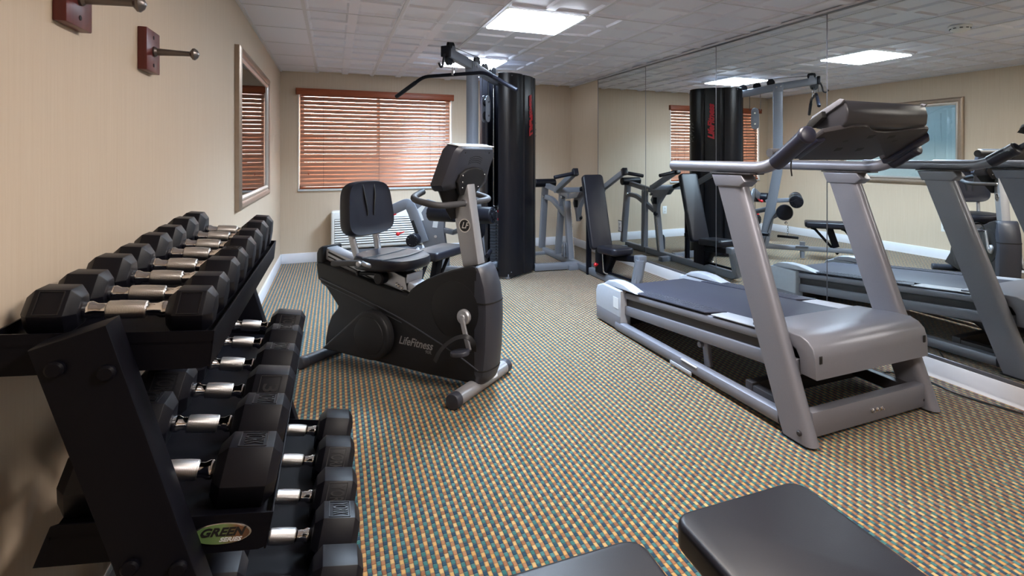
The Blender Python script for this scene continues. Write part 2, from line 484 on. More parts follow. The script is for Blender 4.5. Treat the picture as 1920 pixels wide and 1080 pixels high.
# mirrors
seams = [5.985, 4.872, 3.732, 2.595, 1.46, .32, -.82]
mlab = ['tall wall mirror panel farthest along, next to the bare wall strip', 'tall wall mirror panel second from the far corner, reflecting the tower',
        'tall wall mirror panel behind the treadmill deck, third from the far corner', 'tall wall mirror panel beside the treadmill console, fourth from the far corner',
        'tall wall mirror panel opposite the dumbbell rack, fifth from the far corner', 'tall wall mirror panel beside the camera, last along the wall']
for k in range(6):
    y1, y0 = seams[k], seams[k+1]
    r = empty('wall_mirror', (XR, (y0+y1)/2, .125), label=mlab[k], cat='mirror', group='mirror panels along the wall')
    MB().bx((-.0075, -(y1-y0)/2+.0015, 0), (-.0015, (y1-y0)/2-.0015, 2.075)).build('mirror_glass', 'mirror', r)
    for s in (-1, 1):
        MB().bx((-.0085, s*((y1-y0)/2-.0035), 0), (-.001, s*((y1-y0)/2-.0012), 2.075)).build('mirror_edge', 'channel', r)
struct('trim_2', MB().bx((XR-.012, seams[-1], .104), (XR, seams[0], .125), .002), 'channel')
struct('trim_3', MB().bx((XR-.010, seams[0], .104), (XR, seams[0]+.008, H-.012)), 'channel')

# ------------------------------------------------------------------ window and blind
w = MB()
for a in ((WX0, WX0+.05), (WX1-.05, WX1), ((WX0+WX1)/2-.02, (WX0+WX1)/2+.02)): w.bx((a[0], YB+.10, WZ0), (a[1], YB+.14, WZ1), .004)
w.bx((WX0, YB+.10, WZ0), (WX1, YB+.14, WZ0+.05), .004).bx((WX0, YB+.10, WZ1-.05), (WX1, YB+.14, WZ1), .004)
win = struct('window_1', w, 'white_plastic')
MB().bx((WX0+.04, YB+.117, WZ0+.04), (WX1-.04, YB+.121, WZ1-.04)).build('window_pane', 'glass', win)
b = MB(); b.bx((WX0-.008, YB-.006, WZ0), (WX0+.002, YB+.1, WZ1)).bx((WX1-.002, YB-.006, WZ0), (WX1+.008, YB+.1, WZ1))
struct('trim_4', b, 'white_plastic')
struct('trim_5', MB().bx((WX0-.012, YB-.022, WZ0-.022), (WX1+.012, YB+.1, WZ0), .004), 'marble')

bl = empty('wooden_blind', ((WX0+WX1)/2, YB+.03, WZ0), label='reddish brown wooden slat blind closed over the window', cat='blind')
cx = (WX0+WX1)/2; hw = (WX1-WX0)/2-.012
sl = MB(); NS = 22; z0 = .055; z1 = WZ1-WZ0-.075; pitch = (z1-z0)/(NS-1)
tilt = math.radians(72); W = .0493
for k in range(NS):
    zc = z0+k*pitch; rows = []
    n = 6; secs = []
    for side in (1, -1):
        rng = range(n+1) if side == 1 else range(n, -1, -1)
        for q in rng:
            u = (q/n-.5)*W; cr = .0035*(1-(2*q/n-1)**2)+side*.0013
            # u runs across the slat (room edge -> window edge), cr is its crown, facing the room
            y = u*math.cos(tilt)-cr*math.sin(tilt); z = u*math.sin(tilt)+cr*math.cos(tilt)
            secs.append((y, z))
    dz = random.uniform(-.0004, .0004); dd = random.uniform(-.02, .02)
    t = bmesh.new(); A = [t.verts.new((-hw, y, zc+z+dz)) for y, z in secs]; B = [t.verts.new((hw, y, zc+z-dz)) for y, z in secs]
    m_ = len(secs)
    for q in range(m_): t.faces.new((A[q], A[(q+1) % m_], B[(q+1) % m_], B[q]))
    t.faces.new(A); t.faces.new(B[::-1]); bmesh.ops.recalc_face_normals(t, faces=t.faces[:])
    sl._add(t)
sl.build('slats', 'slat', bl)
MB().bx((-hw, -.022, 0.004), (hw, .022, .026), .003).build('bottom_rail', 'valance', bl)
MB().bx((-hw, -.02, WZ1-WZ0-.045), (hw, .03, WZ1-WZ0-.004), .002).build('headrail', 'valance', bl)
v = MB(); v.box((0, -.062, WZ1-WZ0+.004), (1.825, .016, .076), .004); v.box((0, -.072, WZ1-WZ0+.02), (1.825, .008, .014), .003)
for s in (-1, 1): v.box((s*.9065, -.045, WZ1-WZ0+.004), (.012, .05, .076), .003)
v.build('valance', 'valance', bl)
c = MB()
for x in (-.62, 0, .62, .735, .795):
    c.cyl((x, -.03, .02 if x < .7 else .35), (x, -.03, WZ1-WZ0-.04), .0014, n=6)
c.build('lift_cord', 'cable', bl)
c = MB(); c.lathe([(0, .003), (.01, .007), (.03, .009), (.036, .003)], (.795, -.03, .318), (0, 0, 1), 12).lathe([(0, .003), (.01, .007), (.03, .009), (.036, .003)], (.735, -.03, .318), (0, 0, 1), 12)
c.lathe([(0, .003), (.01, .006), (.026, .007), (.032, .002)], (-.78, -.03, .165), (0, 0, 1), 12)
c.build('cord_tassel', 'valance', bl)

# ------------------------------------------------------------------ wall AC unit
ac = empty('wall_air_conditioner', (.50, YB-.015, .14), label='white louvred air conditioner under the window, behind the exercise bike', cat='air conditioner')
b = MB(); b.box((0, -.10, .24), (1.06, .20, .44), .025, 4); b.build('housing', 'white_plastic', ac)
b = MB()
for k in range(11): b.box((0, -.203, .085+k*.027), (.98, .012, .016), .003, rot=Matrix.Rotation(math.radians(-25), 4, 'X'))
b.build('louvres', 'white_plastic', ac)
MB().box((0, -.1995, .22), (.985, .004, .305)).build('intake', simple('grey_intake', srgb(96, 98, 100), .6), ac)
b = MB()
for k in range(9): b.box((-.5315, -.10+k*.0, .12+k*.024), (.004, .12, .010))
b.build('side_vent', 'channel', ac)
MB().box((0, -.10, -.06), (1.0, .16, .14), .004).build('plinth', 'gym_grey', ac)

# ------------------------------------------------------------------ framed picture on the left wall
PY0, PY1, PZ0, PZ1 = 3.80, 5.42, .895, 1.93
pc = empty('framed_picture', (XL, (PY0+PY1)/2, (PZ0+PZ1)/2), label='pale blue winter tree picture in champagne frame behind glass', cat='picture')
hy, hz = (PY1-PY0)/2, (PZ1-PZ0)/2
def frame_ring(b, hy, hz, prof):
    """mitred moulding: prof [(inset, depth from wall)] swept round the rectangle"""
    t = bmesh.new(); rings = []
    for sy, sz in ((-1, -1), (1, -1), (1, 1), (-1, 1)):
        rings.append([t.verts.new((d, sy*(hy-i), sz*(hz-i))) for i, d in prof])
    m_ = len(prof)
    for k in range(4):
        A, B = rings[k], rings[(k+1) % 4]
        for j in range(m_): t.faces.new((A[j], A[(j+1) % m_], B[(j+1) % m_], B[j]))
    bmesh.ops.recalc_face_normals(t, faces=t.faces[:]); b._add(t)
b = MB(); frame_ring(b, hy, hz, [(0, .002), (0, .026), (.006, .034), (.02, .040), (.04, .036), (.052, .026), (.056, .03), (.064, .03), (.064, .002)]); b.build('frame', 'frame_bronze', pc)
b = MB(); frame_ring(b, hy-.064, hz-.064, [(0, .004), (0, .028), (.008, .031), (.022, .022), (.022, .004)]); b.build('inner_lip', 'frame_silver', pc)
MB().bx((.006, -hy+.08, -hz+.08), (.012, hy-.08, hz-.08)).build('artwork', 'art', pc)
MB().bx((.018, -hy+.066, -hz+.066), (.020, hy-.066, hz-.066)).build('glazing', 'glass', pc)

# ------------------------------------------------------------------ hooks
def hook(y, z, lab):
    r = empty('wall_hook', (XL, y, z), label=lab, cat='hook', group='peg hooks on the wall')
    hk = MB(); hk.box((.0125, 0, 0), (.025, .135, .135), .003)
    hk.build('board', 'cherry', r)
    s = MB(); s.lathe([(0, .017), (.006, .017), (.012, .012), (.085, .0085), (.1, .0085), (.108, .019), (.114, .02), (.122, .013), (.128, 0)], (.024, 0, .0), (1, 0, 0), 20)
    s.build('peg', 'hook_metal', r)
    h = MB()
    for dz in (-.045, .045): h.cyl((.022, 0, dz), (.0262, 0, dz), .006, n=12)
    h.build('screw_hole', 'dark_hole', r)
hook(2.11, 1.576, 'metal peg hook on dark red wooden block, further from the camera')
hook(1.565, 1.60, 'metal peg hook on dark red wooden block, cut by the top edge')

# ------------------------------------------------------------------ outlets and smoke detector
def outlet(loc, rz, lab, plate=None):
    r = empty('wall_outlet', loc, rz, label=lab, cat='outlet', group='white wall outlets')
    MB().box((0, -.003, 0), (.074, .006, .118), .0025).build('cover_plate', 'white_plastic', r)
    s = MB()
    for dz in (-.022, .022):
        for dx in (-.008, .008): s.box((dx, -.0068, dz+.004), (.004, .002, .011))
        s.cyl((0, -.0058, dz-.010), (0, -.0078, dz-.010), .0035, n=10)
    s.build('socket_slot', 'dark_hole', r)
    if plate: MB().box((0, -.0008, 0), (.088, .0015, .132)).build('mirror_cutout', 'dark_hole', r)
outlet((XL, 4.02, .392), PI/2, 'white double outlet on the wall below the winter picture')
outlet((1.50, YB, .415), 0, 'white double outlet on the window wall behind the gym tower')
outlet((XR-.0085, 5.425, .42), -PI/2, 'white double outlet in a dark cutout of the far mirror', True)
sd = empty('smoke_detector', (1.83, 2.48, H+.003), label='round white smoke detector on the ceiling, seen in the mirror', cat='smoke detector')
MB().lathe([(0, .075), (.012, .075), (.014, .066), (.03, .062), (.042, .042), (.046, 0)], (0, 0, 0), (0, 0, -1), 32).build('housing', 'white_plastic', sd)
s = MB()
for k in range(10): s.box((.0655*math.cos(k*PI/5), .0655*math.sin(k*PI/5), -.022), (.004, .02, .005), rot=Matrix.Rotation(k*PI/5, 4, 'Z'))
s.build('vent_slot', 'dark_hole', sd)

# ------------------------------------------------------------------ dumbbell rack
RY0, RY1 = 1.122, 2.43                       # outer faces of the two end uprights
UT = .065
rack = empty('dumbbell_rack', (-.25, (RY0+RY1)/2, 0), label='black three-tier steel dumbbell rack along the left wall', cat='dumbbell rack')
RX = mat_of(rack).inverted()
def upr_x(z): return -.405+.28*(.945-z)      # centre line of an upright
for y0 in (RY0, RY1-UT):
    b = MB(RX)
    ang = math.atan(.28); zt, zb = .955, .03
    p = [(upr_x(zb)-.051, zb), (upr_x(zb)+.051, zb), (upr_x(.942)+.051, .942+.008), (upr_x(.942)-.051, .942-.022)]
    b.poly([(x, z) for x, z in p], UT, Matrix(((1, 0, 0, 0), (0, 0, -1, y0+UT), (0, 1, 0, 0), (0, 0, 0, 1))), .004, 2)
    b.build('upright', 'black_steel', rack)
    b = MB(RX); b.bx((-.52, y0+.004, 0), (.015, y0+UT-.004, .05), .006); b.build('foot_beam', 'black_steel', rack)
b = MB(RX); b.bx((-.30, RY0+UT, .045), (-.25, RY1-UT, .095), .005); b.build('cross_beam', 'black_steel', rack)

#            front lip x, z, tilt, tray depth
tiers = {'top': (-.209, .902, math.radians(6), .325), 'mid': (-.110, .530, math.radians(11), .345), 'low': (.050, .138, math.radians(13.5), .36)}
FLOOR_N = -.018
TY0_, TY1_ = RY0+UT+.001, RY1-UT-.001
def tier_mat(k):
    """local x: from the lip back towards the wall's opposite (+X), y: world Y, z: tray normal; origin at the lip"""
    xf, zf, al, W = tiers[k]
    return frame((xf, 0, zf), (math.cos(al), 0, -math.sin(al)), (0, 1, 0))
for k in tiers:
    xf, zf, al, W = tiers[k]; T = tier_mat(k)
    b = MB(RX)
    t = MB()
    t.bx((-W, TY0_, FLOOR_N-.006), (-.002, TY1_, FLOOR_N-.001))
    t.bx((-.004, TY0_, -.07), (0, TY1_, 0), .001)
    t.bx((-W, TY0_, -.055), (-W+.004, TY1_, FLOOR_N-.001 if k != 'top' else 0), .001)
    for y0 in (TY0_, TY1_-.004):
        pts = [(-W+.008, 0), (-W-.002, -.004), (-W-.012, -.07), (-.014, -.07), (-.004, -.066), (0, -.055), (0, 0)]
        t.poly(pts, .004, Matrix(((1, 0, 0, 0), (0, 0, -1, y0+.004), (0, 1, 0, 0), (0, 0, 0, 1))))
    me = bpy.data.meshes.new('t'); t.bm.to_mesh(me); t.bm.free(); b.bm.from_mesh(me); bpy.data.meshes.remove(me)
    bmesh.ops.transform(b.bm, matrix=T, verts=b.bm.verts)
    b.build('tray', 'black_steel', rack)
    # bolts through the uprights into the tray ends
    uc = [-.052, .052] if k != 'low' else [-.045, .045]
    for y, d in ((RY0, -1), (RY1, 1)):
        for dx in (-.03, .032):
            z = zf-.048+(.01 if dx < 0 else 0)+(xf-upr_x(zf)-dx)*math.tan(al)
            bb = MB(RX); bb.lathe([(0, .0135), (.007, .0135), (.010, .010), (.0105, 0)], (upr_x(z)+dx, y, z), (0, d, 0), 18); bb.build('bolt', 'black_steel', rack)
    if k == 'mid':
        P = T @ Vector((-.082, TY0_, -.034))
        G = frame(P, (math.cos(al), 0, -math.sin(al)), (math.sin(al), 0, math.cos(al)))
        o = MB(RX); pts = [(.0505*math.cos(q*PI/24), .0205*math.sin(q*PI/24)) for q in range(48)]
        o.poly(pts, .0025, G, .001, 2); bd = o.build('badge_rim', 'steel', rack)
        bd2 = MB(); 
        o = MB(); o.poly([(p[0]*.93, p[1]*.9) for p in pts], .0012, Matrix(), 0)
        bo = o.build('badge_face', 'oval', bd, label='green and brown oval face')
        bo.matrix_local = RX @ G @ Matrix.Translation((0, 0, .0022))
        text_part('GREEN', .021, G @ Matrix.Translation((0, .0035, .0036)), 'black_plain', bd, 'lettering', .0006, .25, .075, .0008, RX)
        text_part('SERIES', .0105, G @ Matrix.Translation((.016, -.0105, .0036)), 'sticker', bd, 'lettering', .0006, .25, .038, .0003, RX)

# ------------------------------------------------------------------ dumbbells
def hex_head(b, x0, x1, d, ch):
    """hexagonal block along x with flat top and chamfered ends"""
    R_ = d/math.sqrt(3)
    t = bmesh.new(); rings = []
    for x, k in ((x0, 1-ch/(d/2)), (x0+ch*.9, 1), (x1-ch*.9, 1), (x1, 1-ch/(d/2))):
        rings.append([t.verts.new((x, R_*k*math.cos(q*PI/3), R_*k*math.sin(q*PI/3))) for q in range(6)])
    for A, B in zip(rings, rings[1:]):
        for q in range(6): t.faces.new((A[q], A[(q+1) % 6], B[(q+1) % 6], B[q]))
    t.faces.new(rings[0]); t.faces.new(rings[-1])
    bmesh.ops.recalc_face_normals(t, faces=t.faces[:])
    bmesh.ops.bevel(t, geom=t.edges[:], offset=.0014, segments=2, profile=.5, affect='EDGES', clamp_overlap=True)
    b._add(t)
def dumbbell(tier, y, L, hl, d, lab, marks=()):
    xf, zf, al, W = tiers[tier]
    u0 = {'top': -.012, 'mid': -.0062, 'low': -.0062}[tier]
    T = tier_mat(tier)
    c = T @ Vector((u0-L/2, y, FLOOR_N-.001+d/2+.0012))
    r = empty('dumbbell', c, 0, al, label=lab, cat='dumbbell', group='hex dumbbells on the rack')
    hr = d/2
    for s in (-1, 1):
        b = MB(); a0, a1 = sorted((s*(L/2-hl), s*L/2)); hex_head(b, a0, a1, d, .016 if d < .1 else .020)
        hd = b.build('head', 'rubber', r, sharp=20)
        for side, face, word in marks:
            if side != s: continue
            xc = s*(L/2-hl/2); R_ = d/math.sqrt(3); fl = R_
            if face == 'top': o = Vector((xc, 0, d/2)); ydir = Vector((1, 0, 0)); xdir = Vector((0, -1, 0))
            else:             # sloped face turned to the room's near end
                n = Vector((0, -math.cos(PI/6), math.sin(PI/6))); o = Vector((xc, 0, 0))+n*(d/2); xdir = Vector((0, -math.sin(PI/6), -math.cos(PI/6))); ydir = Vector((1, 0, 0))
            F = frame(o, xdir, ydir); w_, h_ = fl*.86, min(hl*.46, fl*.72)
            lb = MB()
            for q in range(4):
                a = [(-w_/2, -h_/2), (w_/2, -h_/2), (w_/2, h_/2), (-w_/2, h_/2)]; p0, p1 = a[q], a[(q+1) % 4]
                lb.sweep([F @ Vector((*p0, .0004)), F @ Vector((*p1, .0004))], [(-.0013, -.0008), (.0013, -.0008), (.0009, .0012), (-.0009, .0012)], up=(F.col[2][0], F.col[2][1], F.col[2][2]))
            lp = lb.build('label_frame', 'rubber_label', hd)
            if word: text_part(word, h_*1.02, F @ Matrix.Translation((0, 0, .0008)), 'rubber_label', hd, 'lettering', .0012, 0, w_*.8 if len(word) > 2 else None, .0004)
    b = MB(); g0 = L/2-hl; k = .95 if d < .1 else 1.1
    prof = [(-g0-.004, .0125), (-g0+.006, .0165), (-g0+.012, .0165), (-g0+.02, .0125), (-g0+.034, .0125), (-g0+.038, .0155), (-g0+.043, .0155), (-g0+.047, .0145), (-.03, .0165),
            (.03, .0165), (g0-.047, .0145), (g0-.043, .0155), (g0-.038, .0155), (g0-.034, .0125), (g0-.02, .0125), (g0-.012, .0165), (g0-.006, .0165), (g0+.004, .0125)]
    b.lathe([(x, q*k) for x, q in prof], (0, 0, 0), (1, 0, 0), 28)
    hnd = b.build('handle', 'chrome', r, label='polished chrome handle')
    MB().lathe([(-.031, .0155*k), (-.029, .0172*k), (-.012, .0182*k), (.012, .0182*k), (.029, .0172*k), (.031, .0155*k)], (0, 0, 0), (1, 0, 0), 36).build('knurled_grip', 'knurl', hnd)
    return r
ordn = ['nearest the camera', 'second from the near end', 'third from the near end', 'fourth from the near end', 'fifth from the near end', 'sixth from the near end', 'seventh from the near end', 'last at the far end']
topY = [1.254, 1.375, 1.510, 1.650, 1.805, 1.955, 2.115, 2.272]
topd = [.084, .088, .098, .100, .108, .112, .120, .122]
for k, (y, d) in enumerate(zip(topY, topd)):
    dumbbell('top', y, .288, .078, d, 'black hex dumbbell on the top rack tier, '+ordn[k], ((1, 'front', ''), (-1, 'front', '')) if k < 1 else ((1, 'top', 'YORK'),) if k in (3,) else ())
midY = [1.272, 1.474, 1.665, 1.862, 2.065, 2.262]
for k, y in enumerate(midY):
    mk = [((1, 'top', 'YORK'),), ((1, 'top', 'YORK'), (-1, 'top', 'YORK')), ((1, 'front', '3'), (-1, 'front', 'YORK')), ((1, 'top', 'YORK'),), ((1, 'top', 'YORK'),), ((1, 'front', 'YORK'),)][k]
    dumbbell('mid', y, .355, .116, .120, 'black hex dumbbell on the middle rack tier, '+(ordn[k] if k < 5 else ordn[7]), mk)
lowY = [1.395, 1.575, 1.752, 1.955, 2.165]
for k, y in enumerate(lowY):
    mk = [(), ((1, 'top', 'YORK'),), ((1, 'front', 'YORK'),), ((1, 'front', 'YORK'),), ()][k]
    dumbbell('low', y, .372, .116, .134, 'large black hex dumbbell on the bottom rack tier, '+(ordn[k] if k < 4 else ordn[7]), mk)

# ------------------------------------------------------------------ treadmill
TC = 2.262
tm = empty('treadmill', (TC, 2.6, 0), label='silver grey motor treadmill beside the mirror wall', cat='treadmill')
TX = mat_of(tm).inverted()
YZ = lambda x: Matrix(((0, 0, 1, x), (1, 0, 0, 0), (0, 1, 0, 0), (0, 0, 0, 1)))      # outline drawn in (Y, Z), extruded +X from x
def sidepoly(pts, x0, x1, name, mat, bev=.006, seg=3, par=tm, label=None):
    return MB(TX).poly(pts, x1-x0, YZ(x0), bev, seg).build(name, mat, par, label=label)
def dk(y): return .426-(y-1.76)*.0935            # deck height
# legs: tapering bull-nosed uprights
for s in (-1, 1):
    xc = TC+s*.402
    b = MB(TX); t = bmesh.new(); rings = []
    for z, yb, yf in ((1.115, 2.205, 2.036), (.78, 2.072, 1.908), (.40, 1.920, 1.762), (.04, 1.774, 1.624), (.012, 1.760, 1.612)):
        ring = []; w_ = .036
        for px, py in ((-w_, yb), (w_, yb), (w_, yf+.05), (w_*.93, yf+.028), (w_*.75, yf+.012), (w_*.4, yf+.003), (0, yf), (-w_*.4, yf+.003), (-w_*.75, yf+.012), (-w_*.93, yf+.028), (-w_, yf+.05)):
            ring.append(t.verts.new((xc+px, py, z)))
        rings.append(ring)
    for A, B in zip(rings, rings[1:]):
        for q in range(len(A)): t.faces.new((A[q], A[(q+1) % len(A)], B[(q+1) % len(A)], B[q]))
    t.faces.new(rings[0]); t.faces.new(rings[-1]); bmesh.ops.recalc_face_normals(t, faces=t.faces[:]); b._add(t)
    leg = b.build('leg', 'tm_silver', tm, 40)
    b = MB(TX); b.poly([(2.238, 1.143), (2.02, 1.146), (1.992, 1.112), (2.028, 1.085), (2.208, 1.082)], .086, YZ(xc-.043), .008, 3); b.build('leg_cap', 'tm_silver', leg)
    b = MB(TX); b.bx((xc-.045, 1.955, 1.146), (xc+.045, 2.245, 1.153), .002); b.build('bracket_plate', 'tm_dark', leg)
    b = MB(TX); b.bx((xc-.03, 1.64, 0), (xc+.03, 1.78, .014), .004); b.build('foot_pad', 'tm_dark', leg)
    b = MB(TX); b.lathe([(0, .013), (.005, .013), (.009, .008), (.0095, 0)], (xc+s*-.0, 1.655, .06), (-1, 0, 0), 16) if False else b.lathe([(.035, .012), (.041, .012), (.045, .008), (.0455, 0)], (xc, 1.672, .055), (-1, 0, 0), 16)
    b.build('bolt', 'tm_dark', leg)
    # floor rail running back from the leg
    b = MB(TX); b.bar([(xc-s*.004, 1.80, .060), (xc-s*.004, 3.30, .036)], .062, .066, bev=.02); b.build('floor_rail', 'tm_silver', tm)
    # deck side: upper strip, dark gap, lower rail
    xs = TC+s*.362
    b = MB(TX); b.bar([(xs, 1.84, dk(1.84)-.028), (xs, 3.27, dk(3.27)-.030)], .050, .046, bev=.012); b.build('deck_rail', 'tm_silver', tm)
    b = MB(TX); b.bar([(xs, 1.74, dk(1.74)-.128), (xs, 3.27, dk(3.27)-.135)], .044, .066, bev=.008); b.build('lower_rail', 'tm_silver', tm)
    b = MB(TX); b.bar([(xs-s*.008, 1.84, dk(1.84)-.075), (xs-s*.008, 3.27, dk(3.27)-.08)], .03, .06, bev=.002); b.build('gap_filler', 'tm_dark', tm)
    # tread strips on the side rails
    xi = TC+s*.333
    st = MB(TX); z0_, z1_ = dk(2.30), dk(3.25)
    F = frame((xi, 2.775, (z0_+z1_)/2+.003), (1, 0, 0), (0, 1, -.0935))
    st.poly([(-.055, -.42), (.045, -.48), (.055, -.46), (.055, .47), (-.055, .47)], .008, F, .002, 2); stp = st.build('foot_strip', 'belt', tm)
    st = MB(TX)
    for i in range(5):
        for j in range(26):
            st.box(F @ Vector((-.036+i*.019+(j % 2)*.004, -.36+j*.031, .0088)), (.010, .017, .0025), .001, 1, Matrix.Rotation(.093*-1, 4, 'X') @ Matrix.Rotation(.5, 4, 'Z'))
    st.build('tread_bumps', 'belt', stp)
    sf = MB(TX); sf.poly([(-.055, -.46), (.055, -.46), (.055, .0), (-.055, .0)], .006, frame((xi, 2.31, dk(2.31)+.001), (1, 0, 0), (0, 1, -.0935)), .002); sf.build('side_cover', 'tm_light', tm)
    # rear end cap
    xo = TC+s*.378
    cap = [(3.24, .012), (3.575, .006), (3.60, .05), (3.612, .18), (3.595, .262), (3.52, .305), (3.40, .338), (3.28, .335), (3.16, .318), (3.06, dk(3.06)+.012), (3.225, .285)]
    b = MB(TX); b.poly([(3.235, .012), (3.585, .02), (3.612, .14), (3.612, .22), (3.588, .262), (3.50, .292), (3.235, .292)], .088, YZ(xo-.044), .012, 3); ec = b.build('end_cap', 'tm_light', tm)
    b = MB(TX); b.poly([(3.05, dk(3.05)+.006), (3.49, .286), (3.50, .295), (3.44, .325), (3.34, .340), (3.22, .338), (3.12, .322)], .080, YZ(xo-.040-s*.012), .01, 3); b.build('end_cap_top', 'tm_light', ec)
    b = MB(TX); b.bx((xo-.0445, 3.238, .014), (xo+.0445, 3.60, .115), .006); b.build('end_cap_lower', 'tm_silver', ec)
    if s < 0:
        b = MB(TX); b.bx((xo-.0455, 3.262, .16), (xo-.044, 3.335, .235)); b.build('warning_label', 'sticker', ec)
    b = MB(TX); b.cyl((xo-.01, 3.50, 0), (xo-.01, 3.50, .02), .018, n=16); b.cyl((xo-.01, 3.50, .01), (xo-.01, 3.50, .05), .008, n=12); b.build('levelling_foot', 'steel', tm)
# belt and rollers
F = frame((TC, 2.55, dk(2.55)), (1, 0, 0), (0, 1, -.0935))
b = MB(TX); b.poly([(-.275, -.75), (.275, -.75), (.275, .9), (-.275, .9)], .006, F, .001)
b.poly([(-.275, -.75), (.275, -.75), (.275, .9), (-.275, .9)], .004, F @ Matrix.Translation((0, 0, -.10)))
b.cyl(F @ Vector((-.275, .9, -.047)), F @ Vector((.275, .9, -.047)), .053, n=28)
b.build('running_belt', 'belt', tm)
b = MB(TX); b.poly([(-.315, -.75), (.315, -.75), (.315, .86), (-.315, .86)], .045, F @ Matrix.Translation((0, 0, -.06))); b.build('deck_board', 'tm_dark', tm)
b = MB(TX); b.bx((TC-.32, 3.28, .03), (TC+.32, 3.56, .10), .01); b.build('rear_axle_cover', 'tm_dark', tm)
# motor hood
hood = [(1.645, .276), (1.648, .36), (1.662, .405), (1.69, .43), (1.73, .443), (1.80, .442), (2.02, .420), (2.02, .385), (1.80, .392), (1.755, .376), (1.735, .345), (1.73, .276)]
b = MB(TX); b.poly(hood, .742, YZ(TC-.371), .006, 3)
b.build('motor_hood', 'tm_silver', tm, 40)
for s in (-1, 1):
    b = MB(TX); b.box((TC+s*.342, 1.6455, .36), (.016, .004, .034), .006); b.build('hood_slot', 'dark_hole', tm)
b = MB(TX); b.bx((TC-.325, 1.735, .27), (TC+.325, 2.02, .383), .01); b.build('motor_pan', 'tm_dark', tm)
# base crossbars and incline frame
b = MB(TX); b.bx((TC-.372, 1.662, .022), (TC+.372, 1.712, .132), .006); b.build('front_crossbar', 'tm_silver', tm)
for k, dx in enumerate((-.03, 0, .03)):
    b = MB(TX); b.lathe([(0, .010), (.004, .010), (.009, .004), (.016, .004), (.016, 0)], (TC+.03+dx, 1.662, .075), (0, -1, 0), 12); b.build('bolt', 'steel', tm)
b = MB(TX); b.bx((TC-.37, 2.02, .03), (TC+.37, 2.07, .12), .005); b.build('rear_crossbar', 'tm_dark', tm)
for s in (-1, 1):
    b = MB(TX); b.bx((TC+s*.345-.025, 1.712, .05), (TC+s*.345+.025, 2.02, .11), .005); b.build('base_link', 'tm_dark', tm)
b = MB(TX); b.bar([(TC-.06, 1.98, .12), (TC-.06, 2.35, .28)], .07, .05); b.bar([(TC+.10, 1.98, .12), (TC+.10, 2.2, .30)], .05, .05); b.cyl((TC+.02, 2.0, .10), (TC+.02, 2.28, .26), .035); b.build('incline_actuator', 'tm_dark', tm)
for s in (-1, 1):
    b = MB(TX); b.bar([(TC+s*.33, 2.40, .06), (TC+s*.33, 2.43, dk(2.43)-.11)], .028, .05); b.lathe([(0, .016), (.02, .016), (.022, .012), (.022, 0)], (TC+s*.345, 2.44, dk(2.44)-.19), (s, 0, 0), 16)
    b.build('deck_strut', 'tm_silver', tm)
b = MB(TX); b.bx((TC-.434, 2.38, .070), (TC-.40, 2.52, .0745)); b.build('caution_label', 'sticker', tm)
b = MB(TX); b.bx((TC-.438, 2.42, .012), (TC-.43, 2.62, .034), .003); b.build('wheel_guard', 'tm_light', tm)
# handrails, grips
for s in (-1, 1):
    xr = TC+s*.392
    b = MB(TX); b.tube([(xr, 2.645, 1.182), (xr, 2.12, 1.180), (xr, 1.885, 1.178), (xr+s*.010, 1.72, 1.285)], .0295, .13, 20); hr = b.build('handrail', 'tm_silver', tm, 50)
    b = MB(TX); b.tube([(xr+s*.002, 1.845, 1.205), (xr+s*.008, 1.76, 1.258), (xr+s*.02, 1.655, 1.325)] if s < 0 else [(xr+s*.002, 1.845, 1.205), (xr+s*.002, 1.77, 1.250), (xr, 1.72, 1.278)], .0365, .04, 24); b.build('foam_grip', 'grip', hr, 50)
    b = MB(TX); b.lathe([(-.03, .03), (-.012, .0385), (.004, .0385), (.010, .034), (.012, .030), (.0125, 0)], (xr+s*.022, 1.652, 1.326) if s < 0 else (xr, 1.722, 1.277), (-.30, -.93, .20) if s < 0 else (0, -.85, .52), 28); b.build('grip_end_cap', 'grip', hr)
b = MB(TX); b.tube([(TC-.335, 1.945, 1.252), (TC+.335, 1.945, 1.252)], .021, 0, 20)
for s in (-1, 1): b.tube([(TC+s*.16, 1.945, 1.25), (TC+s*.16, 1.80, 1.262)], .014, 0, 12)
b.build('pulse_handlebar', 'bike_grip', tm)
# console tray (its underside faces the camera) with wavy upper edge
Ft = frame((TC, 1.588, 1.371), (1, 0, 0), (0, .86, -.51))     # local x right, y down the slope towards the runner, z = x cross y (down/outwards)
tp = [(-.345, .05), (-.22, .004), (-.16, -.004), (-.125, .002), (-.085, .022), (-.04, .036), (.02, .040), (.09, .032), (.17, .012), (.24, -.004), (.275, .0), (.33, .055), (.33, .27), (.29, .285), (.28, .25), (.245, .235), (.215, .285), (-.27, .285), (-.345, .22)]
b = MB(TX); b.poly(tp[::-1] if False else tp, .022, Ft @ Matrix.Translation((0, 0, -.011)), .004, 2); tray = b.build('console_tray', 'tm_dark', tm)
for px, py, w_, h_, a_ in ((-.03, .075, .036, .024, -.25), (.105, .07, .036, .024, -.25), (-.12, .185, .036, .024, -.25), (.02, .185, .036, .024, -.25), (-.15, .115, .024, .007, -.5), (.17, .105, .024, .007, -.5)):
    MB(TX).box(Ft @ Vector((px, py, 0)), (w_, h_, .0236), 0, 1, Ft.to_3x3().to_4x4() @ Matrix.Rotation(a_, 4, 'Z')).build('vent_slot', 'dark_hole', tray)
for s in (-1, 1):
    b = MB(TX); b.poly([(-.03, .035), (.03, .075), (.03, .30), (-.03, .30)] if s > 0 else [(-.02, .10), (.02, .09), (.02, .25), (-.02, .25)], .034, Ft @ Matrix.Translation((s*(.345 if s > 0 else .325), .0, -.028)), .010, 3); b.build('tray_side_wing', 'grip', tray)
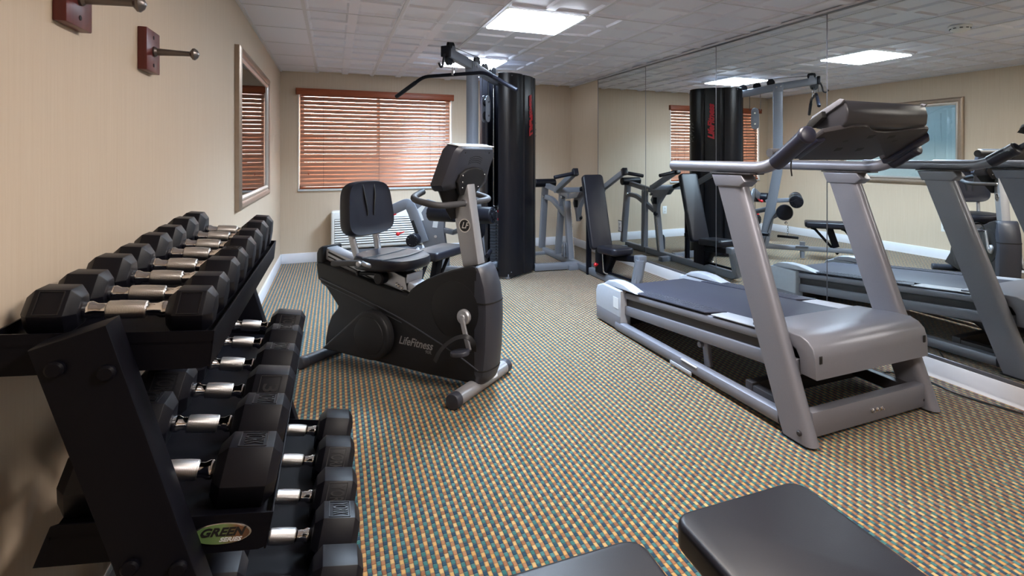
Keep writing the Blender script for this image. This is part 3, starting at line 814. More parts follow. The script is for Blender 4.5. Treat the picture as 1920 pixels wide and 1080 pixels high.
# display housing above the tray
hp = [(1.765, 1.386), (1.752, 1.405), (1.622, 1.470), (1.600, 1.474), (1.588, 1.462), (1.578, 1.425), (1.582, 1.385), (1.60, 1.36), (1.66, 1.345), (1.74, 1.36)]
b = MB(TX); b.poly(hp, .53, YZ(TC-.265), .010, 3); hs = b.build('console_housing', 'tm_console', tm, 40)
b = MB(TX); b.poly([(1.752, 1.412), (1.618, 1.476), (1.612, 1.470), (1.746, 1.406)], .47, YZ(TC-.235)); b.build('display_face', 'dark_hole', hs)
for x_ in (TC-.275, TC+.263):
    MB(TX).poly([(1.765, 1.392), (1.752, 1.416), (1.61, 1.482), (1.588, 1.476), (1.60, 1.462), (1.745, 1.386)], .012, YZ(x_), .003).build('display_bezel', 'tm_silver', hs)
for x_ in (TC-.30, TC+.27):
    MB(TX).poly([(1.765, 1.372), (1.745, 1.398), (1.68, 1.432), (1.675, 1.405), (1.73, 1.362)], .03, YZ(x_), .006).build('cup_holder', 'dark_hole', hs)
b = MB(TX); b.tube([(TC-.345, 1.80, 1.232), (TC-.352, 1.80, 1.19), (TC-.35, 1.795, 1.145)], .0035, .02, 8); b.build('cable_tie', 'cable', tm)
# power cord behind the treadmill
pw = MB(); pw.tube([(2.70, 2.10, .02), (2.78, 2.02, .008), (2.90, 2.05, .008), (3.0, 1.90, .008), (2.95, 1.7, .008), (3.02, 1.45, .008)], .005, .08, 8)
tag(pw.build('power_cord', 'cable'), 'black power cord on carpet between treadmill and mirror', 'cord')

# ------------------------------------------------------------------ recumbent exercise bike (local x: forward, y: rider's left)
BO = Vector((.72, 2.74, 0)); BA = math.atan2(-.748, .664)
bk = empty('exercise_bike', BO, BA, label='charcoal recumbent exercise bike with padded seat in the middle of the room', cat='exercise bike')
XZ = lambda y: Matrix(((1, 0, 0, 0), (0, 0, -1, y), (0, 1, 0, 0), (0, 0, 0, 1)))    # outline in (x, z), extruded towards -y from y
bw = .084
body = [(-1.143, .582), (-1.13, .597), (-1.10, .594), (-.435, .468), (-.415, .500), (-.37, .535), (-.30, .573), (-.22, .608), (-.12, .642), (-.03, .663), (.015, .664), (.03, .645),
        (.040, .56), (.046, .49), (.048, .40), (.046, .24), (.034, .12), (.020, .068), (-.05, .06), (-.30, .058), (-.60, .066), (-.91, .074), (-1.05, .080), (-1.066, .10), (-1.062, .15), (-1.045, .22), (-1.015, .285), (-.965, .335), (-.962, .348), (-1.06, .45), (-1.10, .465), (-1.108, .48), (-1.128, .49)]
b = MB(); b.poly(body, 2*bw, XZ(bw), .014, 4); shell = b.build('body_shell', 'bike_body', bk, 30)
# front cover: nose rounded in plan, tapering to the floor
FCZ = [(.050, .038, .070), (.075, .066, .078), (.12, .082, .082), (.24, .096, .083), (.40, .102, .083), (.48, .100, .083), (.56, .088, .082), (.63, .064, .080), (.660, .046, .078), (.668, .034, .072)]
def nose(z, xf, w_, k=0.):
    w_ += k; xf += k
    pts = [(.012, -w_), (xf-.042, -w_), (xf-.026, -w_*.93), (xf-.013, -w_*.74), (xf-.004, -w_*.42), (xf, 0)]
    return [(x, y, z) for x, y in pts]+[(x, -y, z) for x, y in pts[-2::-1]]
def loft(b, rings):
    t = bmesh.new(); V = [[t.verts.new(p) for p in r] for r in rings]; m_ = len(rings[0])
    for A, B in zip(V, V[1:]):
        for q in range(m_): t.faces.new((A[q], A[(q+1) % m_], B[(q+1) % m_], B[q]))
    t.faces.new(V[0]); t.faces.new(V[-1]); bmesh.ops.recalc_face_normals(t, faces=t.faces[:]); b._add(t)
b = MB(); loft(b, [nose(z, x, w_, .003) for z, x, w_ in FCZ]); cov = b.build('front_cover', 'bike_edge', bk, 30)
for za, zb, xf in ((.476, .484, .1), (.130, .136, .0835)):
    b = MB(); loft(b, [nose(za, xf, .083, .0045), nose(zb, xf, .083, .0045)]); b.build('cover_seam', 'dark_hole', cov)
# raised seam and swoop lines on both sides
for s in (-1, 1):
    y = s*bw
    b = MB()
    b.tube([(-1.10, y, .50), (-.80, y, .43), (-.45, y, .33), (-.10, y, .20), (.035, y, .135)], .0045, .1, 8)
    b.tube([(-1.085, y, .475), (-.80, y, .405), (-.47, y, .315)], .003, .1, 8)
    b.build('swoop_line', 'bike_edge', shell)
    b = MB(); b.lathe([(0, .150), (.003, .150), (.005, .145), (.005, 0)], (-.112, y-s*.001, .43), (0, s, 0), 48); b.build('crank_cover', 'bike_body', shell)
    # teardrop flywheel cover
    c0, R_ = Vector((-.655, .232)), .138; ap = Vector((-1.035, .098)); pts = []
    d = ap-c0; L_ = d.length; a0 = math.atan2(d.y, d.x); be = math.acos(R_/L_)
    n = 28
    for k in range(n+1):
        a = a0+be+(2*PI-2*be)*k/n; pts.append((c0.x+R_*math.cos(a), c0.y+R_*math.sin(a)))
    pts.append((ap.x+.004, ap.y+.006))
    b = MB(); b.poly(pts, .062, XZ(y+.031+s*.028), .016, 4); tc = b.build('flywheel_cover', 'bike_body', shell, 35)
    b = MB(); b.lathe([(0, .108), (.004, .106), (.006, .100), (.007, 0)], (c0.x, y+s*.0585, c0.y), (0, s, 0), 48); b.build('cover_disc', 'bike_body', tc)
    b = MB(); b.lathe([(0, R_+.001), (.01, R_+.001)], (c0.x, y+s*.028, c0.y), (0, s, 0), 48) ; b.build('cover_groove', 'dark_hole', tc)
    # crank, pedal, strap
    cy = y+s*.006
    b = MB(); b.lathe([(0, .040), (.012, .040), (.02, .034), (.022, .018), (.03, .016), (.03, 0)], (-.045, cy, .405), (0, s, 0), 28)
    e = Vector((-.045, 0, .405))+Vector((.048, 0, -.155))*(1 if s < 0 else -1)
    b.bar([(-.045, cy+s*.026, .405), (e.x, cy+s*.030, e.z)], .016, .026, up=(1, 0, .3)); b.build('crank', 'bike_silver', bk)
    b = MB(); pts = [(.05*math.cos(q*PI/12), .043*math.sin(q*PI/12)) for q in range(24)]
    b.poly(pts, .024, Matrix.Translation((e.x-.015, cy+s*.085, e.z-.012)) @ Matrix.Rotation(-.12, 4, 'Y'), .007, 3)
    b.cyl((e.x, cy+s*.02, e.z), (e.x, cy+s*.05, e.z), .010, n=14); pd = b.build('pedal', 'bike_edge', bk)
    b = MB(); arc = []
    for k in range(13):
        q = math.radians(8+k*15); arc.append((e.x-.016, cy+s*.085+.052*math.cos(q)*-s*-1, e.z+.004+.075*math.sin(q)))
    arc.append((e.x-.03, cy+s*.085-s*-.058*1.0 if False else arc[-1][1], e.z-.04))
    if s < 0:
        # strap tail leaves the outer side of the pedal, hanging back
        arc2 = [(e.x+.035, cy-.035, e.z+.0), (e.x+.042, cy-.045, e.z+.04), (e.x+.022, cy-.062, e.z+.082), (e.x-.03, cy-.090, e.z+.080), (e.x-.075, cy-.125, e.z+.045), (e.x-.105, cy-.14, e.z+.005), (e.x-.125, cy-.145, e.z-.04)]
    else:
        arc2 = [(e.x-.02, cy+.03, e.z), (e.x-.02, cy+.04, e.z+.05), (e.x-.02, cy+.085, e.z+.08), (e.x-.02, cy+.13, e.z+.05), (e.x-.02, cy+.135, e.z-.03)]
    b.sweep(round_path(arc2, .03, 5), [(-.012, -.0018), (.012, -.0018), (.012, .0018), (-.012, .0018)], up=(0, .3*s, 1) if s > 0 else (.2, -.6, .8)); b.build('pedal_strap', 'bike_body', pd)
text_part('LifeFitness', .062, Matrix.Translation((-.375, -bw-.0006, .216)) @ Matrix.Rotation(PI/2, 4, 'X') @ Matrix.Rotation(-.02, 4, 'Z'), 'text_grey', shell, 'lettering', .0008, .35, .235, .0006)
text_part('90R', .026, Matrix.Translation((-.286, -bw-.0006, .180)) @ Matrix.Rotation(PI/2, 4, 'X'), 'text_dim', shell, 'lettering', .0006, .1)
text_part('LifeFitness', .062, Matrix.Translation((-.375, bw+.0006, .216)) @ Matrix.Rotation(PI, 4, 'Z') @ Matrix.Rotation(PI/2, 4, 'X'), 'text_grey', shell, 'lettering', .0008, .35, .235, .0006)
# stabilisers
for x0, hl_, z in ((-.002, .225, .040), (-1.10, .20, .036)):
    b = MB(); r_ = .038 if x0 > -1 else .033
    b.cyl((x0, -hl_, z), (x0, hl_, z), r_, n=28); stb = b.build('stabiliser', 'bike_silver' if x0 > -1 else 'bike_edge', bk)
    for s in (-1, 1):
        b = MB(); b.cyl((x0, s*(hl_-.012), z), (x0, s*(hl_+.032), z), r_+.002, n=28, bev=.006); b.build('end_cap', 'bike_edge', stb)
    if x0 > -1:
        b = MB(); b.box((x0+.0355, .075, z+.012), (.003, .05, .022), rot=Matrix.Rotation(-.3, 4, 'Y')); b.build('serial_label', 'sticker', stb)
# seat rail
ra, rb = Vector((-1.105, 0, .643)), Vector((-.44, 0, .462))
b = MB(); b.bar([ra, rb], .096, .076, bev=.012); rl = b.build('seat_rail', 'bike_silver', bk)
b = MB()
for s in (-1, 1): b.bar([ra+Vector((.03, s*.0482, .010)), rb+Vector((0, s*.0482, .010))], .003, .012, bev=.001); b.bar([ra+Vector((.03, s*.0482, -.016)), rb+Vector((0, s*.0482, -.016))], .003, .008, bev=.001)
b.build('rail_groove', 'dark_hole', rl)
b = MB(); b.poly([(-1.148, .560), (-1.148, .648), (-1.132, .676), (-1.108, .689), (-1.094, .686), (-1.098, .560)], .152, XZ(.076), .012, 3); b.build('rail_end_cap', 'bike_body', rl)
b = MB(); b.box((-.435, 0, .508), (.05, .11, .045), .01, rot=Matrix.Rotation(.27, 4, 'Y')); b.build('rail_stop', 'tm_light', rl)
# seat carriage
car = MB()
for s in (-1, 1):
    car.poly([(-.86, .600), (-.72, .598), (-.60, .600), (-.465, .560), (-.455, .495), (-.50, .488), (-.66, .535), (-.84, .575)], .006, XZ(s*.062+.003), .001)
car.box((-.452, 0, .555), (.007, .13, .05), .002, rot=Matrix.Rotation(.1, 4, 'Y'))
car.bx((-.75, -.05, .592), (-.57, .05, .602)); car.box((-.70, 0, .582), (.10, .10, .03))
cg = car.build('seat_carriage', 'bike_silver', bk)
for px, pz in ((-.80, .592), (-.765, .588), (-.52, .520), (-.505, .513), (-.482, .503)):
    b = MB(); b.lathe([(0, .009), (.006, .009), (.010, .005), (.0105, 0)], (px, -.065, pz), (0, -1, 0), 14); b.build('bolt', 'steel', cg)
b = MB(); b.lathe([(0, .018), (.012, .034), (.055, .036), (.062, .028), (.063, 0)], (-.60, -.068, .555), (0, -1, 0), 20); kb = b.build('lock_knob', 'rubber', cg)
b = MB(); b.tube([(-.62, -.085, .57), (-.70, -.10, .572), (-.76, -.11, .565)], .012, .03, 14); b.sphere((-.762, -.11, .565), .017); b.build('lever', 'rubber', cg)
# seat cushion (wide at the back, saddle nose forward)
def sup(cx, cy, rx, ry, n=40, e=2.7):
    out = []
    for k in range(n):
        a = 2*PI*k/n; c, s_ = math.cos(a), math.sin(a)
        out.append((cx+rx*abs(c)**(2/e)*(1 if c >= 0 else -1), cy+ry*abs(s_)**(2/e)*(1 if s_ >= 0 else -1)))
    return out
st_c = (-.605, 0)
def seat_out(k):
    o = []
    for x, y in sup(st_c[0], 0, .205*k, .20*k, 48, 2.6):
        f = (x-(st_c[0]-.205))/.41; o.append((x, y*(1-.18*f*f)))
    return o
zt = lambda x, y: .668+.012*((x+.605)/.2)**2*(1 if x < -.605 else -1.2)+.10*(y*y)*4*.25
b = MB()
rings = []
for k, z in ((.80, .602), (.95, .606), (1.0, .622), (1.0, .645), (.975, .660)): rings.append([(x, y, z+(.004*(x+.6))) for x, y in seat_out(k)])
for k in (.93, .80, .55, .25): rings.append([(x, y, zt(x, y)) for x, y in seat_out(k)])
loft(b, rings); sc = b.build('seat_cushion', 'vinyl', bk, 60)
b = MB(); b.tube([(-.535, -.172, .668), (-.515, -.09, .668), (-.505, 0, .666), (-.515, .09, .668), (-.535, .172, .668)], .0035, .05, 8); b.tube([(-.66, -.185, .672), (-.64, 0, .669), (-.66, .185, .672)], .003, .1, 8); b.build('seat_seam', 'black_plain', sc)
b = MB(); b.bx((-.78, -.06, .590), (-.46, .06, .604), .004); b.build('seat_pan', 'rubber', sc)
# side grips beside the seat
for s in (-1, 1):
    b = MB(); b.cyl((-.835, s*.222, .638), (-.625, s*.218, .655), .0165, n=20); b.lathe([(0, .0165), (.006, .016), (.012, .009), (.013, 0)], (-.835, s*.222, .638), (-1, 0, -.08), 18); sg = b.build('side_grip', 'bike_grip', bk)
    b = MB(); b.tube([(-.625, s*.218, .655), (-.60, s*.215, .648), (-.60, s*.10, .60)], .012, .03, 12); b.lathe([(0, .015), (.01, .015), (.014, .009), (.0145, 0)], (-.632, s*.232, .654), (0, s, 0), 16); b.build('grip_arm', 'bike_silver', sg)
# backrest posts and cushion
for s in (-1, 1):
    b = MB(); b.bar([(-.72, s*.075, .60), (-.80, s*.085, .64), (-.845, s*.095, .80), (-.845, s*.095, .90)], .024, .038, .04, up=(1, 0, 0)); b.build('backrest_post', 'bike_silver', bk)
b = MB(); rings = []
def back_out(k):
    o = []
    for y, z in sup(0, 0, .180*k, .150*k, 64, 5.0):
        f = min(1, max(0, (z/.150+1)/2)); o.append((y*(1.06-.04*(1-f)**6-.17*f**1.3), z+(.012*(1-(y/.19)**2) if z > 0 else -.012*(1-(y/.19)**2))))
    return o
for k, x in ((.86, -.047), (.97, -.042), (1.0, -.028), (1.0, .0), (.985, .012)): rings.append([(x, y, z) for y, z in back_out(k)])
for k in (.95, .85, .6, .3): rings.append([(.022-.012*(1-(y/.2)**2)*1.0*(1-k*.3)+(.010 if k > .9 else .004), y, z) for y, z in back_out(k)])
loft(b, rings)
BM = Matrix.Translation((-.80, 0, .93)) @ Matrix.Rotation(-.10, 4, 'Y')
bmesh.ops.transform(b.bm, matrix=BM, verts=b.bm.verts); bc = b.build('backrest_cushion', 'vinyl', bk, 60)
b = MB()
for s in (-1, 1): b.tube([BM @ Vector((.012, s*.045, .155)), BM @ Vector((.021, s*.042, .08)), BM @ Vector((.019, s*.025, -.02)), BM @ Vector((.016, s*.025, -.045))], .0045, .04, 8)
b.build('cushion_groove', 'black_plain', bc)
# console mast: wide at mid height, raked back
def side_slab(pts, w_): return MB().poly(pts, w_, XZ(w_/2), .005, 2)
mast = side_slab([(-.098, .650), (.002, .656), (-.050, .97), (-.074, 1.13), (-.100, 1.13), (-.165, .955), (-.150, .90)], .066).build('mast', 'bike_silver', bk)
side_slab([(-.100, .900), (-.049, .900), (-.051, .972), (-.075, 1.135), (-.104, 1.135), (-.150, .985)], .071).build('mast_sleeve', 'bike_silver', mast)
for s in (-1, 1):
    b = MB(); pts = [(.034*math.cos(q*PI/20), .034*math.sin(q*PI/20)) for q in range(40)]
    C = frame((-.083, s*.0335, .868), (-s*1, 0, 0), (0, 0, 1))
    b.poly(pts, .0025, C); bd = b.build('badge', 'black_plain', mast)
    b = MB(); ring = [C @ Vector((.034*math.cos(q*PI/20), .034*math.sin(q*PI/20), .002)) for q in range(40)]
    b.sweep(ring, [(-.003, -.001), (.003, -.001), (.003, .0022), (-.003, .0022)], up=(0, s, 0), closed=True); b.build('badge_ring', 'steel', bd)
    text_part('LF', .046, C @ Matrix.Translation((0, 0, .003)), 'steel', bd, 'lettering', .0012, .35, .048, .0008)
# console head
def hull_ring(x, hw0, hw1, z0, z1, n=10, rc=.03):
    """rounded trapezoid in y,z at x"""
    P = [(-hw0+rc, z0), (hw0-rc, z0), (hw0, z0+rc), (hw1, z1-rc), (hw1-rc, z1), (-hw1+rc, z1), (-hw1, z1-rc), (-hw0, z0+rc)]
    return [(x, y, z) for y, z in P]
b = MB()
def tiltx(z): return -.080+(z-1.10)*.36
rings = []
for dx, h0, h1, za, zb in ((0.0, .150, .165, 1.075, 1.272), (-.022, .202, .182, 1.058, 1.290), (-.07, .208, .190, 1.055, 1.302), (-.095, .200, .182, 1.062, 1.298)):
    rings.append([(tiltx(z)+dx, y, z) for _, y, z in hull_ring(0, h0, h1, za, zb)])
loft(b, rings); ch = b.build('console_head', 'bike_edge', bk, 40)
b = MB(); b.poly([(-.166, 0), (.166, 0), (.172, .078), (-.172, .078)], .004, frame((tiltx(1.285)-.016, 0, 1.286), (0, 1, 0), (-1, 0, .18)), .001); b.build('console_top', 'white_plastic', ch, label='glossy pale top edge')
b = MB()
for r_ in range(4):
    for q in range(9):
        y = (q-4)*.013; z = 1.205+r_*.010-.6*y*y*6
        b.box((tiltx(z)+.0005, y, z), (.003, .008, .0022), rot=Matrix.Rotation(.35, 4, 'Y'))
b.build('speaker_slot', 'dark_hole', ch)
for y in (-.11, .11): MB().lathe([(0, .005), (.003, .005), (.003, 0)], (tiltx(1.255)-.002, y, 1.255), (1, 0, 0), 10).build('screw_hole', 'dark_hole', ch)
b = MB(); b.poly([(-.072, .0), (.072, 0), (.125, .075), (.115, .115), (.07, .145), (0, .155), (-.07, .145), (-.115, .115), (-.125, .075)], .02, frame((tiltx(1.03)-.002, 0, 1.035), (0, 1, 0), (.36, 0, 1)), .006, 3); br = b.build('console_bracket', 'bike_body', ch)
b = MB()
for y, z in ((-.10, 1.135), (.10, 1.135), (-.085, 1.10), (-.072, 1.07), (.072, 1.07)): b.sphere((tiltx(z)+.018, y, z), .005)
b.build('screw', 'steel', br)
b = MB(); rings = []
for z, hw_, xa, xb in ((1.085, .205, -.095, -.185), (1.05, .165, -.11, -.185), (1.0, .125, -.13, -.19), (.95, .085, -.145, -.19), (.90, .05, -.14, -.18)):
    rings.append([(xa, -hw_*.5, z), (xa, hw_*.5, z), (xa-.012, hw_*.9, z), ((xa+xb)/2, hw_, z), (xb+.01, hw_*.85, z), (xb, hw_*.5, z), (xb, -hw_*.5, z), (xb+.01, -hw_*.85, z), ((xa+xb)/2, -hw_, z), (xa-.012, -hw_*.9, z)])
loft(b, rings); b.build('console_neck', 'bike_body', ch, 50)
# handlebar loops either side
for s in (-1, 1):
    b = MB(); b.tube([(-.085, s*.034, .985), (-.085, s*.12, .982), (-.090, s*.235, .990), (-.215, s*.255, 1.022), (-.225, s*.20, 1.055)] if False else [(-.088, s*.036, .985), (-.095, s*.255, .988), (-.255, s*.262, 1.022), (-.262, s*.155, 1.050)], .0165, .085, 18)
    hb = b.build('handlebar', 'bike_grip', bk, 60)
    b = MB(); b.cyl((-.087, s*.033, .985), (-.088, s*.042, .985), .020, n=18); b.build('handlebar_collar', 'steel', hb)

# ------------------------------------------------------------------ multi-station gym (local x: along the pulley arm, y: towards the chest station)
GO = Vector((1.75, 5.46, 0)); GA = math.atan2(-.7195, -.6945)
gy = empty('multi_gym', GO, GA, label='slate grey cable gym with tall black shroud tower in the far corner', cat='weight machine')
GX = mat_of(gy).inverted()
# shrouds
def shroud(s):
    pts = [(.395, .06), (.385, .115), (.335, .185), (.255, .228), (.20, .238), (.185, .226), (.165, .226), (.15, .240), (.06, .258), (-.03, .256), (-.045, .243), (-.065, .243), (-.08, .250), (-.14, .235), (-.20, .19), (-.235, .12), (-.245, .05)]
    inn = [(x*.965-.002, y-.014 if y > .07 else y) for x, y in pts]
    o = [(x, s*y) for x, y in pts]+[(x, s*y) for x, y in inn[::-1]]
    b = MB(); b.poly(o, 2.055, Matrix.Translation((0, 0, .025)), .002, 1); sh = b.build('shroud', 'gym_black', gy, 28)
    b = MB(); b.sphere((.345, s*.182, .07), .006); b.sphere((.345, s*.188, 2.05), .006); b.sphere((-.15, s*.236, .07), .004); b.build('screw', 'channel', sh)
    return sh
sh1 = shroud(1); sh2 = shroud(-1)
ly = .262
text_part('LifeFitness', .10, frame((.045, ly, 1.66), (0, 0, 1), (-1, .02, 0)), 'logo_red', sh1, 'lettering', .002, .35, .44, .005)
b = MB()
for k, z in enumerate((1.45, 1.53, 1.62)):
    for q in range(7):
        b.box((-.185+random.uniform(-.025, .025), .208+random.uniform(-.0, .0), z+random.uniform(-.03, .03)), (.022, .006, .007), rot=Matrix.Rotation(.75+random.uniform(-.1, .1), 4, 'Z'))
b.build('exercise_placard', 'text_dim', sh1)
b = MB(); b.bx((-.25, -.05, .02), (-.235, .05, 2.06)); b.bx((-.22, -.18, 2.04), (.34, .18, 2.05)); b.bx((-.02, -.17, .02), (.0, .17, 2.05)); b.build('inner_frame', 'gym_black', gy)
b = MB(); b.bx((-.30, -.16, 0), (.36, .16, .05), .006); b.build('tower_base', 'gym_grey', gy)
# weight stack and guide rods
b = MB()
for k in range(19): b.bx((.165, -.095, .075+k*.0315), (.285, .055, .075+k*.0315+.029), .002)
stk = b.build('weight_stack', 'plate', gy)
b = MB(); b.bx((.18, -.07, .68), (.27, .03, .72), .006); b.cyl((.225, -.02, .70), (.225, -.02, .80), .018); b.build('stack_head', 'steel', stk)
b = MB()
for k in range(19): b.cyl((.284, -.02, .09+k*.0315), (.2875, -.02, .09+k*.0315), .007, n=12)
b.build('pin_hole', 'dark_hole', stk)
for z in (.595, .675):
    b = MB(); b.cyl((.285, .02, z), (.315, .03, z), .006, n=12); b.sphere((.328, .034, z), .017); b.build('selector_pin', 'red', stk)
for y in (-.085, .045):
    b = MB(); b.cyl((.225, y, .05), (.225, y, 2.05), .0125, n=16); b.build('guide_rod', 'steel', gy)
# column, arm, base beam
b = MB(); b.bar([(.635, 0, .13), (.80, 0, 1.08), (.80, 0, 1.22), (.80, 0, 2.08)], .075, .112, .14, up=(1, 0, 0), bev=.01); col_ = b.build('column', 'gym_grey', gy)
b = MB(); b.bar([(.30, 0, 2.005), (.52, 0, 2.03), (.74, 0, 2.075), (1.245, 0, 2.135)], .062, .085, .15, bev=.008); arm = b.build('pulley_arm', 'gym_grey', gy)
b = MB(); b.box((1.245, 0, 2.137), (.035, .085, .095), .006); b.build('arm_end_cap', 'rubber', arm)
b = MB(); b.bx((.76, -.042, 2.02), (.86, -.034, 2.12), .003); b.bx((.76, .034, 2.02), (.86, .042, 2.12), .003); b.build('gusset_plate', 'gym_grey', arm)
b = MB()
for x, z in ((.785, 2.075), (.835, 2.083)):
    b.cyl((x, -.052, z), (x, .052, z), .012, n=16)
b.build('bolt', 'steel', arm)
def pulley(x, y, z, ax=(0, 1, 0), r=.047, par=gy):
    b = MB(); A = Vector(ax)
    b.lathe([(-.013, .012), (-.013, r), (-.005, r-.008), (.005, r-.008), (.013, r), (.013, .012)], (x, y, z), ax, 28); p = b.build('pulley', 'rubber', par)
    return p
for x, z in ((.40, 2.085), (.56, 2.10), (.72, 2.135), (1.17, 2.195)): pulley(x, 0, z, par=arm)
pulley(1.20, 0, 2.07, par=arm)
b = MB()
for s in (-1, 1): b.poly([(1.13, 2.13), (1.15, 2.195), (1.19, 2.195), (1.215, 2.13)], .004, XZ(s*.03+.002))
b.build('pulley_bracket', 'gym_grey', arm)
b = MB(); b.tube([(1.262, 0, 2.11), (1.285, 0, 2.06), (1.292, 0, 2.005), (1.325, 0, 1.985), (1.352, 0, 2.02)], .009, .03, 12); b.build('bar_hook', 'rubber', arm)
# cables
b = MB(); b.tube([(.225, -.02, .8), (.225, -.02, 2.10), (.36, 0, 2.135), (.72, 0, 2.182), (1.17, 0, 2.196), (1.243, 0, 2.11), (1.243, 0, 2.00)], .003, .02, 8)
b.tube([(.475, -.006, 2.10), (.475, -.006, 1.80)], .003, 0, 8); b.tube([(.60, -.006, 2.10), (.60, -.006, 1.80)], .003, 0, 8)
b.tube([(.54, 0, 1.62), (.54, 0, .12)], .003, 0, 8); b.tube([(.63, .06, .13), (.74, .06, .50), (.83, .09, .62)], .003, .05, 8)
b.build('cable', 'cable', gy)
b = MB()
for s in (-1, 1):
    pts = []
    for k in range(13): a = PI*k/12; pts.append((.538+.045*math.cos(a), 1.79+.045*math.sin(a)))
    for k in range(13): a = PI+PI*k/12; pts.append((.538+.045*math.cos(a), 1.615+.045*math.sin(a)))
    b.poly(pts, .006, XZ(s*.022+.003), .002, 1)
fp = b.build('floating_pulley_plate', 'gym_grey', gy)
for z in (1.77, 1.635):
    pulley(.538, 0, z, r=.042, par=fp); b = MB(); b.cyl((.538, -.034, z), (.538, .034, z), .010, n=14); b.build('bolt', 'steel', fp)
b = MB(); b.bar([(.30, 0, .135), (1.62, 0, .135), (1.80, 0, .10), (1.86, 0, .035)], .06, .055, .10, bev=.008); bm_ = b.build('base_beam', 'gym_grey', gy)
b = MB(); b.bar([(1.86, -.22, .03), (1.86, .22, .03)], .06, .055); b.build('rear_foot', 'gym_grey', bm_)
b = MB(); b.cyl((1.07, 0, .14), (1.07, 0, .215), .030, n=20); b.bx((1.0, -.045, .160), (1.14, .045, .166)); b.cyl((1.07, 0, .02), (1.07, 0, .10), .026, n=20); b.build('tube_socket', 'gym_grey', bm_)
# lat / leg station seat
b = MB(); b.pad((.48, .27, .062), Matrix.Translation((1.335, 0, .435)), .016, .035); se = b.build('leg_seat', 'vinyl', gy, 50)
b = MB(); b.bx((1.12, -.10, .392), (1.55, .10, .404), .002); b.build('seat_base', 'rubber', se)
b = MB(); b.bar([(1.36, 0, .39), (1.43, 0, .17)], .055, .075, up=(1, 0, 0)); b.build('seat_post', 'black_steel', gy)
for x0 in (1.185, 1.505):
    b = MB(); b.tube([(x0-.02, 0, .388), (x0+.02, 0, .375), (x0+.265 if x0 < 1.3 else x0+.16, 0, .09 if x0 < 1.3 else .17)], .015, .02, 12); b.build('seat_brace', 'black_steel', gy)
# thigh roller unit
b = MB(); b.bar([(.70, 0, .69), (1.0, 0, .715)], .05, .05); b.poly([(.655, .70), (.72, .74), (.76, .62), (.80, .50), (.745, .47), (.70, .56)], .008, XZ(.032)); ra_ = b.build('roller_arm', 'gym_grey', gy)
b = MB(); b.sphere((.615, .0, .685), .018); b.build('pop_pin', 'red', ra_)
b = MB(); b.cyl((1.0, -.33, .715), (1.0, .33, .715), .012, n=14); b.build('roller_axle', 'steel', ra_)
for s in (-1, 1):
    b = MB(); b.cyl((1.0, s*.055, .715), (1.0, s*.325, .715), .076, n=30, bev=.012); ro = b.build('foam_roller', 'rubber', ra_)
    b = MB()
    for q in range(12): b.box((1.0+.055*math.cos(q*PI/6), s*.327, .715+.055*math.sin(q*PI/6)), (.022, .006, .008), rot=Matrix.Rotation(-q*PI/6, 4, 'Y'))
    b.cyl((1.0, s*.322, .715), (1.0, s*.332, .715), .030, n=20); b.build('roller_cap', 'gym_black', ro)
b = MB(); b.lathe([(-.03, .03), (-.03, .088), (0, .096), (.03, .088), (.03, .03)], (.875, .10, .565), (0, 1, 0), 30); b.build('pulley_cover', 'rubber', gy)
b = MB(); b.cyl((.45, .0, .29), (.70, .10, .29), .021, n=16); b.build('hand_grip', 'rubber', gy)
# leg extension side: slotted plate, pivots and rollers by the window wall
PQ = Vector((.96, 5.75, .50)); ex, ey = Vector((.919, -.394, 0)), Vector((0, 0, 1))
LE = frame(PQ, ex, ey)
pix = 5.66/992
def q2(u, v): return ((u-808)*pix, .734-(v-293.5)*pix)
plate = [q2(*p) for p in ((800, 375), (808, 380), (814, 384), (800, 393), (795, 404), (796, 420), (800, 440), (812, 462), (818, 478), (838, 476), (832, 440), (828, 412), (832, 398), (826, 386), (820, 381), (812, 378))]
out = [q2(*p) for p in ((758, 381), (800, 374), (818, 380), (829, 386), (834, 402), (832, 430), (838, 474), (826, 476), (800, 468), (786, 440), (777, 420), (772, 398), (762, 388))]
b = MB(GX); b.poly(out, .012, LE @ Matrix.Translation((0, 0, .03)), .003).poly(out, .012, LE @ Matrix.Translation((0, 0, -.05)), .003); lp = b.build('leg_extension_plate', 'gym_grey', gy)
b = MB(GX); b.poly([q2(*p) for p in ((783, 392), (797, 381), (801, 383), (791, 398), (796, 412), (786, 414))], .002, LE @ Matrix.Translation((0, 0, .0425))); b.build('plate_window', 'white_plastic', lp)
def P3(u, v, dz=0): x, y = q2(u, v); return LE @ Vector((x, y, dz))
b = MB(GX); b.bar([P3(732, 395, .06), P3(768, 379, .06), P3(776, 395, .06), P3(796, 452, .06)], .02, .11, .05, up=tuple(LE.col[2][:3]) if False else (0, 0, 1), bev=.006); sw = b.build('swing_arm', 'gym_grey', gy)
b = MB(GX); b.bar([P3(776, 412, .0745), P3(785, 436, .0745)], .002, .03, up=(0, 0, 1), bev=.0005); b.build('adjust_slot', 'dark_hole', sw)
for u, v in ((734, 404), (749, 437)):
    b = MB(GX); c = P3(u, v, .07); b.sphere(c, .021); b.cyl(c, P3(u+12, v-4, .07), .007, n=10); b.build('pop_pin', 'red', sw)
for u, v in ((725, 397), (780, 447)):
    b = MB(GX); b.cyl(P3(u, v, -.10), P3(u, v, .17), .068, n=28, bev=.012); ro = b.build('foam_roller', 'rubber', sw)
    b = MB(GX)
    for q in range(12):
        a = q*PI/6; b.box(P3(u, v, .172)+ex*(.048*math.cos(a))+ey*(.048*math.sin(a)), (.014, .014, .008), .002, 1, LE.to_3x3().to_4x4() @ Matrix.Rotation(a, 4, 'Z'))
    b.build('roller_cap', 'gym_black', ro)
